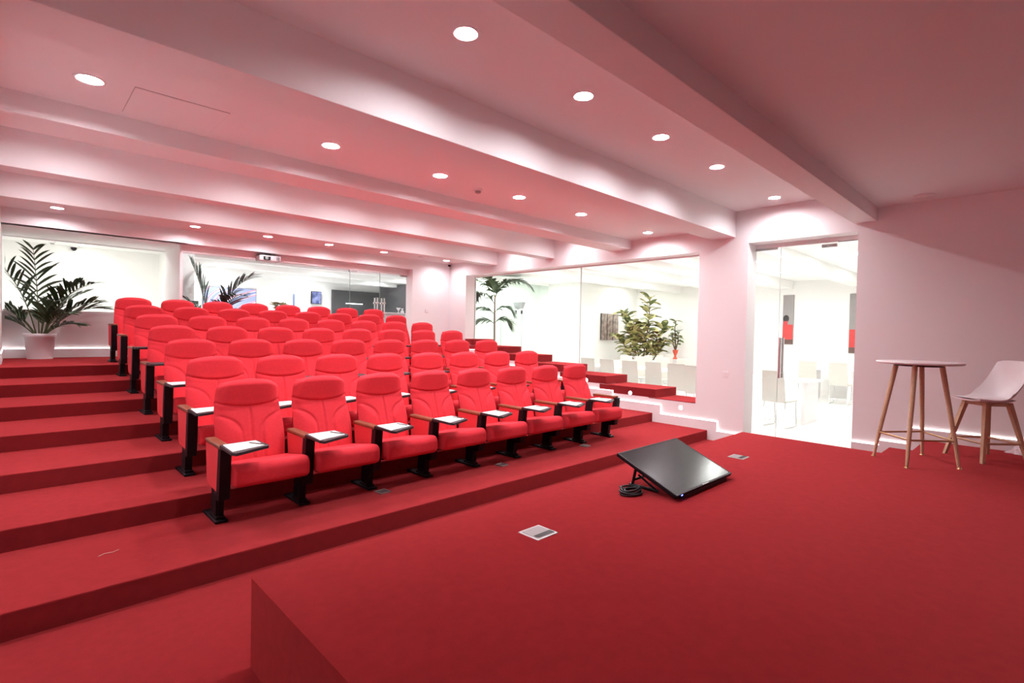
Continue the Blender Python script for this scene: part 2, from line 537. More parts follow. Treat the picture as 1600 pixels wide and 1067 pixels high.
def row_of_lights(xs, y, z, rowname, group=G1, m='lamp'):
    n = len(xs)
    for i, x in enumerate(xs):
        w = 'rightmost' if i == n - 1 else pos_w[i]
        downlight(x, y, z, 'round recessed downlight, %s in the row %s' % (w, rowname), group, m)
for (xs, yl, z), nm in zip(LIGHT_ROWS, ['behind the nearest beam', 'of the hatch bay', 'between third and fourth beams', 'between fourth and fifth beams', 'nearest the rear glass wall']):
    row_of_lights(xs, yl, z, nm, G1, 'lamp_back' if yl > 5 else 'lamp_rear' if yl > 2 else ('lamp_front' if yl < 0 else 'lamp'))

def ceiling_disc(x, y, z, r, label, cat, name):
    t = thing(name, label, cat, (x, y, z))
    bb = MB(); bb.lathe([(r, .0005), (r, -.008), (r * .9, -.012)], (0, 0, 0), 28, False, False); obj('rim', bb, M['whiteplastic'], t)
    bb = MB(); bb.lathe([(r * .9, -.010), (.001, -.011)], (0, 0, 0), 28, False, True); obj('grille', bb, M['ceiling'], t)
ceiling_disc(-.30, -2.44, 3.045, .095, 'flat round white ceiling speaker near the right wall in the front bay', 'speaker', 'ceiling_speaker')
ceiling_disc(-1.07, 5.79, 3.03, .09, 'flat round white ceiling speaker between the two rightmost rear downlights', 'speaker', 'ceiling_speaker')
def smoke(x, y, z, label):
    t = thing('smoke_detector', label, 'detector', (x, y, z))
    bb = MB(); bb.lathe([(.052, .0005), (.052, -.018), (.045, -.026)], (0, 0, 0), 24, False, True); obj('base', bb, M['whiteplastic'], t)
    bb = MB(); bb.lathe([(.032, -.026), (.032, -.040), (.020, -.048)], (0, 0, 0), 24, False, True); obj('sensor_head', bb, mat('detector_grey', (.35, .32, .32), .5, bump=.01), t)
smoke(-3.686, .89, 3.03, 'small round smoke detector on the ceiling between two downlights')

# security camera in the rear right corner
t = thing('security_camera', 'small dark dome security camera in the rear right ceiling corner', 'camera', (-.07, 6.17, 3.03))
bb = MB(); bb.lathe([(.05, .0005), (.05, -.02), (.04, -.03)], (0, 0, 0), 20, False, True); obj('base', bb, M['whiteplastic'], t)
bb = MB(); bb.lathe([(.036, -.03), (.034, -.05), (.022, -.066), (.002, -.07)], (0, 0, 0), 20, False, True); obj('dome', bb, M['black'], t)

# projector under the header
t = thing('projector', 'grey ceiling projector with dark lens window hanging before the rear glass', 'projector', (-3.985, 6.315, 2.664), math.radians(-4))
bb = MB(); bb.box(-.18, .18, -.14, .13, 0, .10, .02); obj('body', bb, mat('projector_grey', (.50, .45, .46), .45, bump=.02), t)
bb = MB(); bb.box(-.115, .005, -.146, -.138, .018, .078, .003); obj('lens_window', bb, M['black'], t)
bb = MB(); bb.lathe([(.028, 0), (.028, .012), (.02, .014)], (0, 0, 0), 20, False, True)
o = obj('lens', bb, M['glass_edge'], t, (-.06, -.146, .048), (PI / 2, 0, 0))
for k in range(3):
    bb = MB(); bb.box(.105 + .018 * k, .113 + .018 * k, -.144, -.138, .02, .08); obj('vent_slot', bb, M['black'], t)
bb = MB(); bb.box(-.17, .17, -.1, .1, .10, .112, .003); obj('top_plate', bb, M['black'], t)
bb = MB(); bb.tube([(0, .05, .10), (0, .05, .151)], .022, 12); bb.box(-.16, .16, .03, .12, .143, .1505); obj('mount', bb, M['whiteplastic'], t)

# wall plates and step lights
def wall_plate(label, loc, name, cat, axis):
    t = thing(name, label, cat, loc, 0 if axis == 'x' else PI / 2)
    bb = MB(); bb.box(-.010, -.0005, -.042, .042, -.042, .042, .003); obj('plate', bb, M['whiteplastic'], t)
    for s_ in (-1, 1):
        bb = MB(); bb.box(-.014, -.009, s_ * .017 - .013, s_ * .017 + .013, -.024, .024, .002); obj('rocker', bb, M['whiteplastic'], t)
wall_plate('white light switch on the wall left of the glass door', (0, -.241, .962), 'light_switch', 'switch', 'x')
wall_plate('white switch plate on the pillar between the rear glass and the long window', (-.62, PIL_Y, 1.93), 'switch_plate', 'switch', 'y')
for (y, z, lab) in ((.426, .408, 'round glowing step light under the lowest red sill step'), (1.319, .542, 'round glowing step light under the second red sill step'),
                    (2.22, .68, 'round glowing step light hidden behind the front row seats')):
    t = thing('step_light', lab, 'wall light', (0, y, z), 0, 'step lights along the right wall')
    bb = MB(); bb.lathe([(.036, 0), (.036, .006), (.030, .008)], (0, 0, 0), 24, False, False); obj('trim_ring', bb, M['whiteplastic'], t, None, (0, -PI / 2, 0))
    bb = MB(); bb.lathe([(.030, .005), (.002, .006)], (0, 0, 0), 24, False, True); obj('lens', bb, M['steplight'], t, None, (0, -PI / 2, 0))

# ------------------------------------------------------------------ theatre seats
def seam_dist(x, z, pts):
    d = 9
    for (ax, az), (bx, bz) in zip(pts, pts[1:]):
        vx, vz = bx - ax, bz - az
        l2 = vx * vx + vz * vz
        tt = max(0, min(1, ((x - ax) * vx + (z - az) * vz) / l2))
        d = min(d, math.hypot(x - ax - tt * vx, z - az - tt * vz))
    return d
def arc_pts():
    pts = []
    for k in range(13):
        a = PI / 2 * k / 12
        pts.append((.245 - .17 * math.sin(a) ** 1.0 * 1.0, .555 + .135 * math.cos(a)))
    pts += [(.072, .46), (.078, .36)]
    return pts
WING = arc_pts()
def half_w(z):
    if z < .70: return .236 + .016 * math.sin(PI * min(1, max(0, (z - .34) / .40)))
    tt = (z - .70) / (.964 - .70)
    return .2445 - .022 * tt - .075 * max(0, (tt - .62) / .38) ** 2.6
def seam_z(u): return .752 + .040 * u * u
def top_z(u): return .964 - .012 * u * u - .02 * abs(u) ** 6
def yc(z):
    return -.145 + .140 * max(0, (z - .33) / .40) ** 1.05 if z < .73 else -.005 + .012 * math.sin(PI * (z - .73) / .30) - .022 * max(0, (z - .80) / .164) ** 1.5
SHELL = .085
def back_front(x, z, u):
    g = 0
    d = min(seam_dist(abs(x), z, WING), abs(x) if z < .752 else 9)
    g += .010 * math.exp(-(d / .0075) ** 2)
    ds = abs(z - seam_z(u))
    g += .013 * math.exp(-(ds / .010) ** 2)
    wing = 1 / (1 + math.exp(-((abs(x) - .075 - max(0, (z - .56)) * 1.1) / .012))) if z < .70 else 0
    puff = -.012 * wing
    if z > .752: puff -= .014 * (1 - u ** 4) * math.sin(PI * min(1, max(0, (z - .752) / .212)))
    edge = .055 * abs(u) ** 7
    return yc(z) + g + puff + edge
NU, NL, NH = 56, 54, 30
def make_back():
    lo, hi, sh = MB(), MB(), MB()
    zb = .335
    def P(u, z):
        x = u * half_w(z)
        return x, back_front(x, z, u), z
    def flo(i, j):
        u = 2 * i - 1
        return P(u, zb + (seam_z(u) - zb) * j)
    def fhi(i, j):
        u = 2 * i - 1
        x, y, z = P(u, seam_z(u) + (top_z(u) - seam_z(u)) * j)
        tt = max(0, (j - .78) / .22)
        return (x * (1 - .03 * tt ** 2), y + .042 * tt ** 2.2, z)
    lo.grid(flo, NU, NL); hi.grid(fhi, NU, NH)
    # rolled side edge + rear shell
    def rear(i, j):
        u = 2 * i - 1
        z = zb + (top_z(u) - .004 - zb) * j
        x = u * half_w(z) * (1.0 - .03 * (max(0, (j - .93) / .07)) ** 2)
        return (x, yc(z) + .055 + .035 * (1 - abs(u) ** 6) * (1 - .6 * max(0, (j - .9) / .1)), z)
    sh.grid(rear, 20, 26, flip=True)
    # bottom closing strip
    sh.grid(lambda i, j: ((2 * i - 1) * half_w(zb), back_front((2 * i - 1) * half_w(zb), zb, 2 * i - 1) * (1 - j) + j * (yc(zb) + .055 + .035 * (1 - abs(2 * i - 1) ** 6)), zb), 20, 1)
    return lo, hi, sh
def make_seat():
    # closed YZ outline of the cushion, swept in x with rounded ends
    prof = []
    for k in range(8):        # upper front roll
        a = PI / 2 + PI / 2 * k / 7
        prof.append((-.500 + .058 * math.cos(a), .368 + .058 * math.sin(a)))
    for k in range(8):        # lower front roll
        a = PI + PI / 2 * k / 7
        prof.append((-.512 + .046 * math.cos(a), .316 + .046 * math.sin(a)))
    prof += [(-.40, .266), (-.22, .272), (-.10, .288), (-.085, .30), (-.085, .345), (-.12, .366), (-.20, .380), (-.30, .395), (-.40, .412), (-.45, .421)]
    n = len(prof)
    cy = sum(p[0] for p in prof) / n; cz = sum(p[1] for p in prof) / n
    xs = [-.254, -.252, -.246, -.236, -.222, -.18, 0, .18, .222, .236, .246, .252, .254]
    sc = [.80, .86, .92, .965, .99, 1, 1, 1, .99, .965, .92, .86, .80]
    m = MB()
    vs_ = []
    for x, s_ in zip(xs, sc):
        for (y, z) in prof:
            dy, dz = y - cy, z - cz
            fy = 1 - (1 - s_) * .75
            vs_.append((x, cy + dy * fy, cz + dz * s_))
    fs_ = []
    for i in range(len(xs) - 1):
        for k in range(n):
            fs_.append((i * n + k, (i + 1) * n + k, (i + 1) * n + (k + 1) % n, i * n + (k + 1) % n))
    m.add(vs_, fs_, True)
    m.add(vs_[:n], [tuple(range(n))]); m.add(vs_[-n:], [tuple(range(n))[::-1]])
    return m
HX = .2912
def side_meshes():
    # side unit centred on x = 0
    panel = MB(); panel.prism([(-.405, .528), (-.075, .528), (-.105, .262), (-.135, .236), (-.35, .222), (-.372, .245)], -.031, .031, 'x')
    arm = MB()
    arm.box(-.036, .036, -.435, -.065, .528, .556, .010)
    post = MB(); post.prism([(-.462, .530), (-.402, .530), (-.365, .215), (-.30, .205), (-.30, .16), (-.425, .175), (-.432, .22)], -.035, .035, 'x')
    leg = MB(); leg.prism([(-.335, .225), (-.215, .225), (-.205, .018), (-.315, .018)], -.026, .026, 'x')
    foot = MB(); foot.box(-.042, .042, -.375, -.045, 0, .020, .006)
    foot.box(-.030, .030, -.34, -.18, .018, .040, .005)
    return panel, arm, post, leg, foot
lo_, hi_, sh_ = make_back()
me_lo = lo_.mesh('backrest', M['fabric']); me_hi = hi_.mesh('headrest', M['fabric']); me_sh = sh_.mesh('back_shell', M['fabric'])
me_seat = make_seat().mesh('seat', M['fabric'])
pan = MB(); pan.box(-.20, .20, -.36, -.09, .235, .268, .01)
me_pan = pan.mesh('seat_pan', M['black_matte'])
pn, ar, po, lg, ft = side_meshes()
me_panel = pn.mesh('side_panel', M['fabric_side']); me_arm = ar.mesh('armrest', M['armwood']); me_post = po.mesh('front_post', M['black'])
me_leg = lg.mesh('leg', M['black']); me_foot = ft.mesh('foot', M['black'])
tb = MB(); tb.prism([(-.035, -.44), (-.040, -.71), (-.02, -.755), (.215, -.645), (.225, -.62), (.215, -.43), (.19, -.405), (.03, -.42)], .545, .563, 'z')
me_tab = tb.mesh('writing_tablet', M['black_matte'])
br = MB(); br.box(-.02, .10, -.52, -.44, .533, .553, .004); br.tube([(.02, -.45, .50), (.02, -.45, .55)], .014, 10)
me_brk = br.mesh('tablet_bracket', M['black'])

ORD = ['front', 'second', 'third', 'fourth', 'fifth', 'sixth', 'seventh and rearmost']
SEATW = ['leftmost', 'second from the left', 'third from the left', 'fourth from the left', 'fourth from the right', 'third from the right', 'second from the right', 'rightmost']
X0, DX_, YO = -5.925, .5823, .95
for k in range(7):
    for j in range(8):
        loc = (X0 + j * DX_, YO + k * T, (k + 1) * RZ)
        extra = ' on the left aisle' if j == 0 else (' by the stepped window' if j == 7 else '')
        c = thing('theatre_seat', 'red upholstered theatre seat, %s of the %s row%s' % (SEATW[j], ORD[k], extra), 'seat', loc, 0, 'red theatre seats, %s row' % ORD[k])
        obj('backrest', me_lo, None, c); obj('headrest', me_hi, None, c); obj('back_shell', me_sh, None, c)
        s_ = obj('seat', me_seat, None, c); obj('seat_pan', me_pan, None, s_)
        for x in ((-HX, HX) if j == 7 else (-HX,)):
            obj('side_panel', me_panel, None, c, (x, 0, 0)); obj('armrest', me_arm, None, c, (x, 0, 0))
            obj('front_post', me_post, None, c, (x, 0, 0))
            l_ = obj('leg', me_leg, None, c, (x, 0, 0)); obj('foot', me_foot, None, l_)
        if k < 5:
            tt = obj('writing_tablet', me_tab, None, c, (-HX, 0, 0)); obj('tablet_bracket', me_brk, None, tt)

# papers and pens on the tablets of the first three rows
pp = MB(); pp.prism([(-.118, -.145), (.105, -.058), (.100, .125), (-.113, .105)], 0, .0035, 'z')
me_paper = pp.mesh('note_sheet', M['paper'])
pen = MB(); pen.tube([(-.06, 0, .004), (.06, 0, .004)], .0035, 8); pen.tube([(.06, 0, .004), (.072, 0, .004)], [.003, .0008], 8)
me_pen = pen.mesh('pen', mat('dark_pen', (.10, .07, .05), .3, bump=.01))
for k in range(3):
    for j in range(8):
        if k == 2 and j > 0: continue
        bx, by, bz = X0 + j * DX_ - HX, YO + k * T, (k + 1) * RZ
        o = obj('note_sheet', me_paper, None, None, (bx + .093, by - .560, bz + .5632), (0, 0, rng.uniform(-.05, .05)))
        tag(o, 'note sheet on the tablet, %s, %s row' % (SEATW[j], ORD[k]), 'paper', 'note sheets on the writing tablets')
        if k == 0:
            o = obj('pen', me_pen, None, None, (bx + .165, by - .555 + rng.uniform(-.01, .02), bz + .5667), (0, 0, 2.0 + rng.uniform(-.3, .3)))
            tag(o, 'dark pen on the note sheet of the %s front row seat' % SEATW[j], 'pen', 'pens on the front row note sheets')

# floor sockets on the first tread and floor boxes on the stage
def floor_box(x, y, z, w, d, label, name):
    t = thing(name, label, 'floor socket', (x, y, z))
    bb = MB(); bb.box(-w / 2, w / 2, -d / 2, d / 2, -.002, .004, .002); obj('frame', bb, M['steel'], t)
    bb = MB(); bb.box(-w / 2 + .012, w / 2 - .012, -d / 2 + .012, d / 2 - .012, .003, .006, .001); obj('lid', bb, mat('lid_grey', (.27, .245, .245), .6, metal=.0, bump=.02), t)
    bb = MB(); bb.box(-w / 2 + .02, w / 2 - .012, -d / 2 + .018, -d / 2 + .052, .0055, .0075, .001); obj('cable_slot', bb, M['black'], t)
floor_box(-5.167, -1.450, ST_Z, .165, .15, 'grey metal floor box with dark cable slot in the middle of the stage carpet', 'floor_box')
floor_box(-2.465, -1.444, ST_Z, .15, .14, 'grey metal floor box in the stage carpet right of the monitor', 'floor_box')
def socket(x, y, z, label):
    t = thing('floor_socket', label, 'floor socket', (x, y, z), .1, 'floor sockets before the front row')
    bb = MB()
    for a in ((-.05, -.04, -.04, .04), (.04, .05, -.04, .04), (-.05, .05, -.05, -.04), (-.05, .05, .04, .05)):
        bb.box(a[0], a[1], a[2], a[3], -.001, .012, .002)
    obj('frame', bb, M['steel'], t)
    bb = MB(); bb.box(-.041, .041, -.041, .041, -.001, .007); obj('cover', bb, mat('socket_cover', (.12, .09, .09), .4, bump=.02), t)
socket(-5.02, .472, RZ, 'small metal floor socket before the front row, leftmost')
socket(-3.654, .468, RZ, 'small metal floor socket before the front row, middle one')
socket(-2.264, .477, RZ, 'small metal floor socket before the front row, rightmost')
th = MB(); th.tube([(-6.90, .47, RZ + .003), (-6.87, .485, RZ + .006), (-6.83, .485, RZ + .004), (-6.80, .50, RZ + .006)], .003, 6)
tag(obj('thread', th, mat('pale_thread', (.62, .30, .26), .9, bump=.02)), 'pale loose thread lying on the carpet of the first step', 'thread')

# ------------------------------------------------------------------ stage monitor on its tilted stand
MW, MD, MT = .86, .515, .050
tilt = math.atan2(.195, .465)
t = thing('stage_monitor', 'black flat screen monitor lying tilted back on the stage carpet', 'monitor', (-3.665, -1.705, ST_Z))
scr = bpy.data.objects.new('screen_unit', None)
def mon(name, bb, m, parent=t):
    o = obj(name, bb, m)
    o.parent = parent
    return o
R_ = Matrix.Rotation(tilt, 4, 'X')
def tilted(bb, z_off=.040):
    bb.v = [tuple(Vector((0, 0, z_off)) + (R_ @ Vector(p))) for p in bb.v]
    return bb
bb = MB(); bb.box(-MW / 2, MW / 2, 0, MD, -.022, 0, .004); bb.box(-MW / 2 + .06, MW / 2 - .06, .03, MD - .14, -.060, -.02, .012)
hs = mon('housing', tilted(bb), M['black'])
bb = MB()
for a in ((-MW / 2, -MW / 2 + .009, 0, MD), (MW / 2 - .009, MW / 2, 0, MD), (-MW / 2, MW / 2, 0, .016), (-MW / 2, MW / 2, MD - .009, MD)):
    bb.box(a[0], a[1], a[2], a[3], -.002, .004, .001)
mon('bezel', tilted(bb), M['black_matte'])
m_scr = mat('switched_off_screen', (.016, .014, .015), .20, spec=.22, bump=.0)
bb = MB(); bb.box(-MW / 2 + .009, MW / 2 - .009, .016, MD - .009, -.002, .002)
mon('screen', tilted(bb), m_scr)
bb = MB(); bb.box(-.05, .05, .004, .010, .0035, .0046); mon('badge', tilted(bb), M['steel'])
bb = MB(); bb.box(-MW / 2 + .07, -MW / 2 + .085, -.002, .003, -.012, -.004); lp = mon('power_light', tilted(bb), M['blueled'])
# stand: two A-shaped steel side frames with a cross bar
for sx in (-1, 1):
    fr_ = MB()
    xx = sx * .34
    topy, topz = math.cos(tilt) * .40, .04 + math.sin(tilt) * .40 - .025
    fr_.tube([(xx, topy - .18, .012), (xx, topy + .05, .012)], .011, 8)
    fr_.tube([(xx, topy + .03, .012), (xx, topy, topz - .02)], .011, 8)
    fr_.tube([(xx, topy - .17, .012), (xx, topy - .02, topz - .075)], .008, 8)
    mon('stand_frame', fr_, M['black'])
bb = MB(); bb.tube([(-.34, topy + .02, .05), (.34, topy + .02, .05)], .010, 8); mon('cross_bar', bb, M['black'])
bb = MB(); bb.box(-.34, .34, .0, .05, 0, .03, .004); mon('front_foot', bb, M['black'])
# coiled cable beside the stand
cb = MB()
for q, (rx_, ry_, ox, oy, oz) in enumerate(((.095, .062, 0, 0, 0), (.078, .048, .006, .004, .003), (.090, .058, -.008, .006, .014), (.072, .046, .010, -.004, .017), (.084, .052, .002, .010, .027))):
    pts = [(-4.165 + ox + rx_ * math.cos(a), -1.40 + oy + ry_ * math.sin(a), ST_Z + .009 + oz + .004 * math.sin(2 * a + q)) for a in [2 * PI * i / 28 for i in range(29)]]
    cb.tube(pts, .0068, 7)
cb.tube([(-4.16, -1.34, ST_Z + .02), (-4.14, -1.30, ST_Z + .012), (-4.11, -1.27, ST_Z + .009)], .007, 7)
tag(obj('coiled_cable', cb, M['black_matte']), 'black coiled power cable on the stage carpet under the tilted monitor', 'cable')

# ------------------------------------------------------------------ bar table and stool
TX, TY = -1.346, -2.585
t = thing('bar_table', 'round white topped bar table on four slanted wooden legs on the stage', 'table', (TX, TY, ST_Z))
bb = MB(); bb.lathe([(.300, .890), (.318, .896), (.322, .905), (.318, .912), (.30, .914)], (0, 0, 0), 56); obj('table_top', bb, M['whiteplastic'], t)
feet = [(-.03, .313), (-.358, .012), (.415, .005), (-.03, -.306)]
feet = [(f[0] * .97 - .01, f[1]) for f in feet]
tops = []
for f in feet:
    l = math.hypot(*f); u = (f[0] / l, f[1] / l)
    tp = (u[0] * .165, u[1] * .165)
    tops.append(tp)
    lg_ = MB(); lg_.tube([(f[0] * .985, f[1] * .985, .018), (f[0] * .80 + tp[0] * .2, f[1] * .80 + tp[1] * .2, .19), (tp[0], tp[1], .892)], [.0115, .0165, .0215], 14)
    l_ = obj('leg', lg_, M['beech'], t)
    fp = MB(); fp.lathe([(.019, 0), (.019, .005), (.010, .012), (.010, .026)], (f[0], f[1], 0), 16); obj('foot_pad', fp, M['brass'], l_)
def leg_at(i, z):
    q = (z - .018) / (.892 - .018)
    return (feet[i][0] * (1 - q) + tops[i][0] * q, feet[i][1] * (1 - q) + tops[i][1] * q, z)
order = [0, 1, 3, 2]
for a in range(4):
    i, j = order[a], order[(a + 1) % 4]
    bb = MB(); bb.tube([leg_at(i, .235), leg_at(j, .235)], .0085, 10); obj('stretcher', bb, M['brass'], t)
bb = MB(); bb.lathe([(.18, .872), (.19, .889)], (0, 0, 0), 32); obj('under_plate', bb, M['black_matte'], t)

SX, SY = -.66, -3.01
face = math.atan2(.66, -.70)        # looks towards the table
t = thing('bar_stool', 'white moulded shell bar stool on four beech legs beside the bar table', 'stool', (SX, SY, ST_Z), face - PI / 2)
# local +Y is the front of the seat
def shell(off):
    def fn(i, j):
        x = 2 * i - 1
        # j: 0 front lip .. .5 seat rear .. 1 back top
        if j < .5:
            q = j / .5
            y = .215 - .37 * q
            z = .585 - .035 * math.sin(PI * q) ** 1 + .012 * (1 - q) ** 3 * -1.5
            w = .195 * (1 - .18 * (1 - q) ** 4)
            z += .030 * abs(x) ** 2.5 * (.5 + q)
            y += .105 * abs(x) ** 2.2 * max(0, q - .35) ** 2 / .4225
        else:
            q = (j - .5) / .5
            y = -.155 - .10 * q - .03 * math.sin(PI * q)
            z = .585 + .345 * q ** 1.25
            w = .195 - .035 * q ** 2
            y += (.085 * (1 - q ** 1.6) + .02) * abs(x) ** 2.2
            z += .045 * abs(x) ** 2.5 * (1 - q) - .02 * abs(x) ** 4 * q
        return (x * w, y - (off * .7 if j > .5 else 0), z - (off if j <= .5 else off * .4))
    return fn
bb = MB(); bb.grid(shell(0), 20, 30); bb.grid(shell(.014), 20, 30, flip=True)
f0, f1 = shell(0), shell(.014)
for side in (0, 1):
    bb.grid(lambda i, j, s_=side: tuple(Vector(f0(s_, i)) * (1 - j) + Vector(f1(s_, i)) * j), 30, 1, True)
    bb.grid(lambda i, j, s_=side: tuple(Vector(f0(i, s_)) * (1 - j) + Vector(f1(i, s_)) * j), 20, 1, True)
obj('seat_shell', bb, M['whiteplastic'], t)
bb = MB()
bb.grid(lambda i, j: ((2 * i - 1) * .165 * (1 - .1 * (2 * j - 1) ** 4), .175 - .31 * j, .572 + .022 * (1 - (2 * i - 1) ** 6) * (1 - (2 * j - 1) ** 6) - .02 * math.sin(PI * j)), 16, 16)
bb.v = [(p[0], p[1], p[2]) for p in bb.v]
obj('seat_pad', bb, M['whiteplastic'], t)
sf = [(-.20, .21), (.20, .21), (.20, -.21), (-.20, -.21)]
st_ = [(-.105, .105), (.105, .105), (.105, -.105), (-.105, -.105)]
for a, c_ in zip(sf, st_):
    bb = MB()
    n_ = Vector((a[0] - c_[0], a[1] - c_[1], -.54)).normalized()
    w0, w1 = .0135, .020
    vs_ = []
    for (p, z, w) in ((a, 0, w0), (c_, .545, w1)):
        vs_ += [(p[0] - w, p[1] - w, z), (p[0] + w, p[1] - w, z), (p[0] + w, p[1] + w, z), (p[0] - w, p[1] + w, z)]
    bb.add(vs_, [(0, 3, 2, 1), (4, 5, 6, 7), (0, 1, 5, 4), (1, 2, 6, 5), (2, 3, 7, 6), (3, 0, 4, 7)])
    obj('leg', bb, M['beech'], t)
for i in range(4):
    a0, a1 = sf[i], sf[(i + 1) % 4]; c0, c1 = st_[i], st_[(i + 1) % 4]
    q = .175 / .545
    p0 = Vector((a0[0] * (1 - q) + c0[0] * q, a0[1] * (1 - q) + c0[1] * q, .175)); p1 = Vector((a1[0] * (1 - q) + c1[0] * q, a1[1] * (1 - q) + c1[1] * q, .175))
    bb = MB(); bb.tube([p0, p1], .011, 8); obj('stretcher', bb, M['beech'], t)
    p0 = Vector((*c0, .525)); p1 = Vector((*c1, .525)); bb = MB(); dx = (p1 - p0)
    bb.tube([p0, p1], .020, 4); obj('apron', bb, M['beech'], t)

# crumpled clear bag with a dark plug on the floor by the right wall
bb = MB()
r2 = random.Random(3)
def crump(i, j):
    a = 2 * PI * i; h = j
    rr = (.10 - .05 * h) * (1 + .35 * math.sin(5 * a + 3 * h) * .5 + .2 * math.sin(11 * a + 7 * h))
    return (-.11 + rr * math.cos(a) * .8, -3.30 + rr * 1.5 * math.sin(a), ST_Z + .002 + .075 * h + .02 * math.sin(7 * a) * h)
bb.grid(crump, 48, 8)
tag(obj('plastic_bag', bb, mat('crumpled_film', (.70, .55, .58), .2, bump=.1)), 'crumpled pale plastic bag on the carpet at the foot of the right wall', 'bag')

# ------------------------------------------------------------------ plants
def frond(base, heading, elev, length, droop, n=20, leaf_len=.36, width=.020, twist=0, m='leaf', start=.28):
    """one feather leaf: curved rachis with paired drooping leaflets, joined"""
    mb = MB()
    h = Vector((math.cos(heading), math.sin(heading), 0))
    side = Vector((-math.sin(heading), math.cos(heading), 0))
    pts = []
    p = Vector(base); e = elev
    N = 26
    for i in range(N + 1):
        pts.append(p.copy())
        e2 = e - droop * (i / N) ** 1.6
        p = p + (h * math.cos(e2) + Vector((0, 0, 1)) * math.sin(e2)) * (length / N)
    mb.cur = 1
    mb.tube(pts, [.009 * (1 - .85 * i / N) + .001 for i in range(N + 1)], 6)
    mb.cur = 0
    for k in range(n):
        tt = start + (1 - start) * (k + .5) / n
        fi = tt * N
        i0 = min(int(fi), N - 1)
        c = pts[i0].lerp(pts[i0 + 1], fi - i0)
        d = (pts[i0 + 1] - pts[i0]).normalized()
        upv = side.cross(d) * -1
        if upv.z < 0: upv = -upv
        env = math.sin(PI * min(1, .22 + .70 * (tt - start) / (1 - start))) ** .7
        L = leaf_len * env * rng.uniform(.78, 1.15)
        for sg in (-1, 1):
            jit = Vector((rng.uniform(-1, 1), rng.uniform(-1, 1), rng.uniform(-1, 1))) * .16
            dirv = (jit + side * sg * .74 + d * (.78 + .35 * tt) + upv * (.42 if m == 'leaf' else .22)).normalized()
            sag = rng.uniform(.5, .9) * (.9 if m != 'leaf_hang' else 1.6)
            w = width * rng.uniform(.8, 1.1)
            wv = d.cross(dirv).cross(dirv).normalized()
            vs_ = []
            S_ = 5
            for s_ in range(S_ + 1):
                q = s_ / S_
                pos = c + dirv * L * q + Vector((0, 0, -1)) * L * sag * .45 * q * q
                ww = w * (math.sin(PI * min(.999, .12 + .88 * q)) ** .8 if q < 1 else 0.02)
                vs_ += [pos + wv * ww, pos - wv * ww]
            mb.add(vs_, [(2 * s_, 2 * s_ + 1, 2 * s_ + 3, 2 * s_ + 2) for s_ in range(S_)], True)
    return mb
def plant_pot(parent, r0, r1, h, rim):
    bb = MB(); bb.lathe([(r0, 0), (r1 * .965, h - rim), (r1, h - rim), (r1 * 1.03, h), (r1 * .94, h), (r1 * .93, h - .03)], (0, 0, 0), 40, True, False)
    obj('pot', bb, M['pot'], parent)
    bb = MB(); bb.lathe([(r1 * .935, h - .032), (.001, h - .022)], (0, 0, 0), 30, False, True); obj('soil', bb, M['soil'], parent)

# potted palm on the upper landing
PX, PY, PZ = -6.965, 7.28, 7 * RZ
t = thing('potted_palm', 'dark green kentia palm in a white tapered pot on the upper landing', 'plant', (PX, PY, PZ))
plant_pot(t, .150, .188, .385, .058)
def px_dir(dx, dz):
    """heading in the world that shows as dx to the right in the photo"""
    return math.atan2(-math.sin(yaw), math.cos(yaw)) if dx > 0 else math.atan2(math.sin(yaw), -math.cos(yaw))
HR = math.atan2(-.695, .719); HL = HR + PI
specs = [  # heading, elevation, length, droop, leaflet pairs, leaflet length
    (HL + .15, 1.33, 1.50, .75, 13, .50), (HL - .6, 1.46, 1.42, .35, 12, .48), (HR - .1, 1.15, 1.22, 1.05, 14, .46), (HR + .2, 1.36, 1.02, .9, 13, .42),
    (HR + .6, .98, .92, 1.2, 13, .40), (HL + .8, 1.1, .80, 1.2, 12, .36), (HR - .5, 1.3, .78, 1.3, 12, .36),
    (HR + .35, 1.05, .95, 1.1, 12, .38), (HL + .1, 1.02, .98, 1.5, 12, .34), (HR - .3, .95, .75, 1.2, 11, .34),
    (HR + .9, 1.28, .90, .9, 11, .36), (HL - 1.0, 1.1, .72, 1.1, 11, .34), (HL + .6, .9, .58, 1.1, 10, .30), (HR + .1, .75, .56, 1.1, 10, .30)]
for q, (hd, el, ln, dr, n_, ll) in enumerate(specs):
    if math.sin(hd) > .4: hd = hd      # keep clear of the wall by length below
    f_ = frond((.045 * math.cos(hd), .045 * math.sin(hd), .34), hd, el, ln, dr, n_, ll, .021)
    # leaves never reach through the wall or left wall
    f_.v = [(max(p[0], XL + .03 - PX), min(p[1], YB - .03 - PY), p[2]) for p in f_.v]
    obj('frond', f_, [M['leaf'], M['stem']], t)

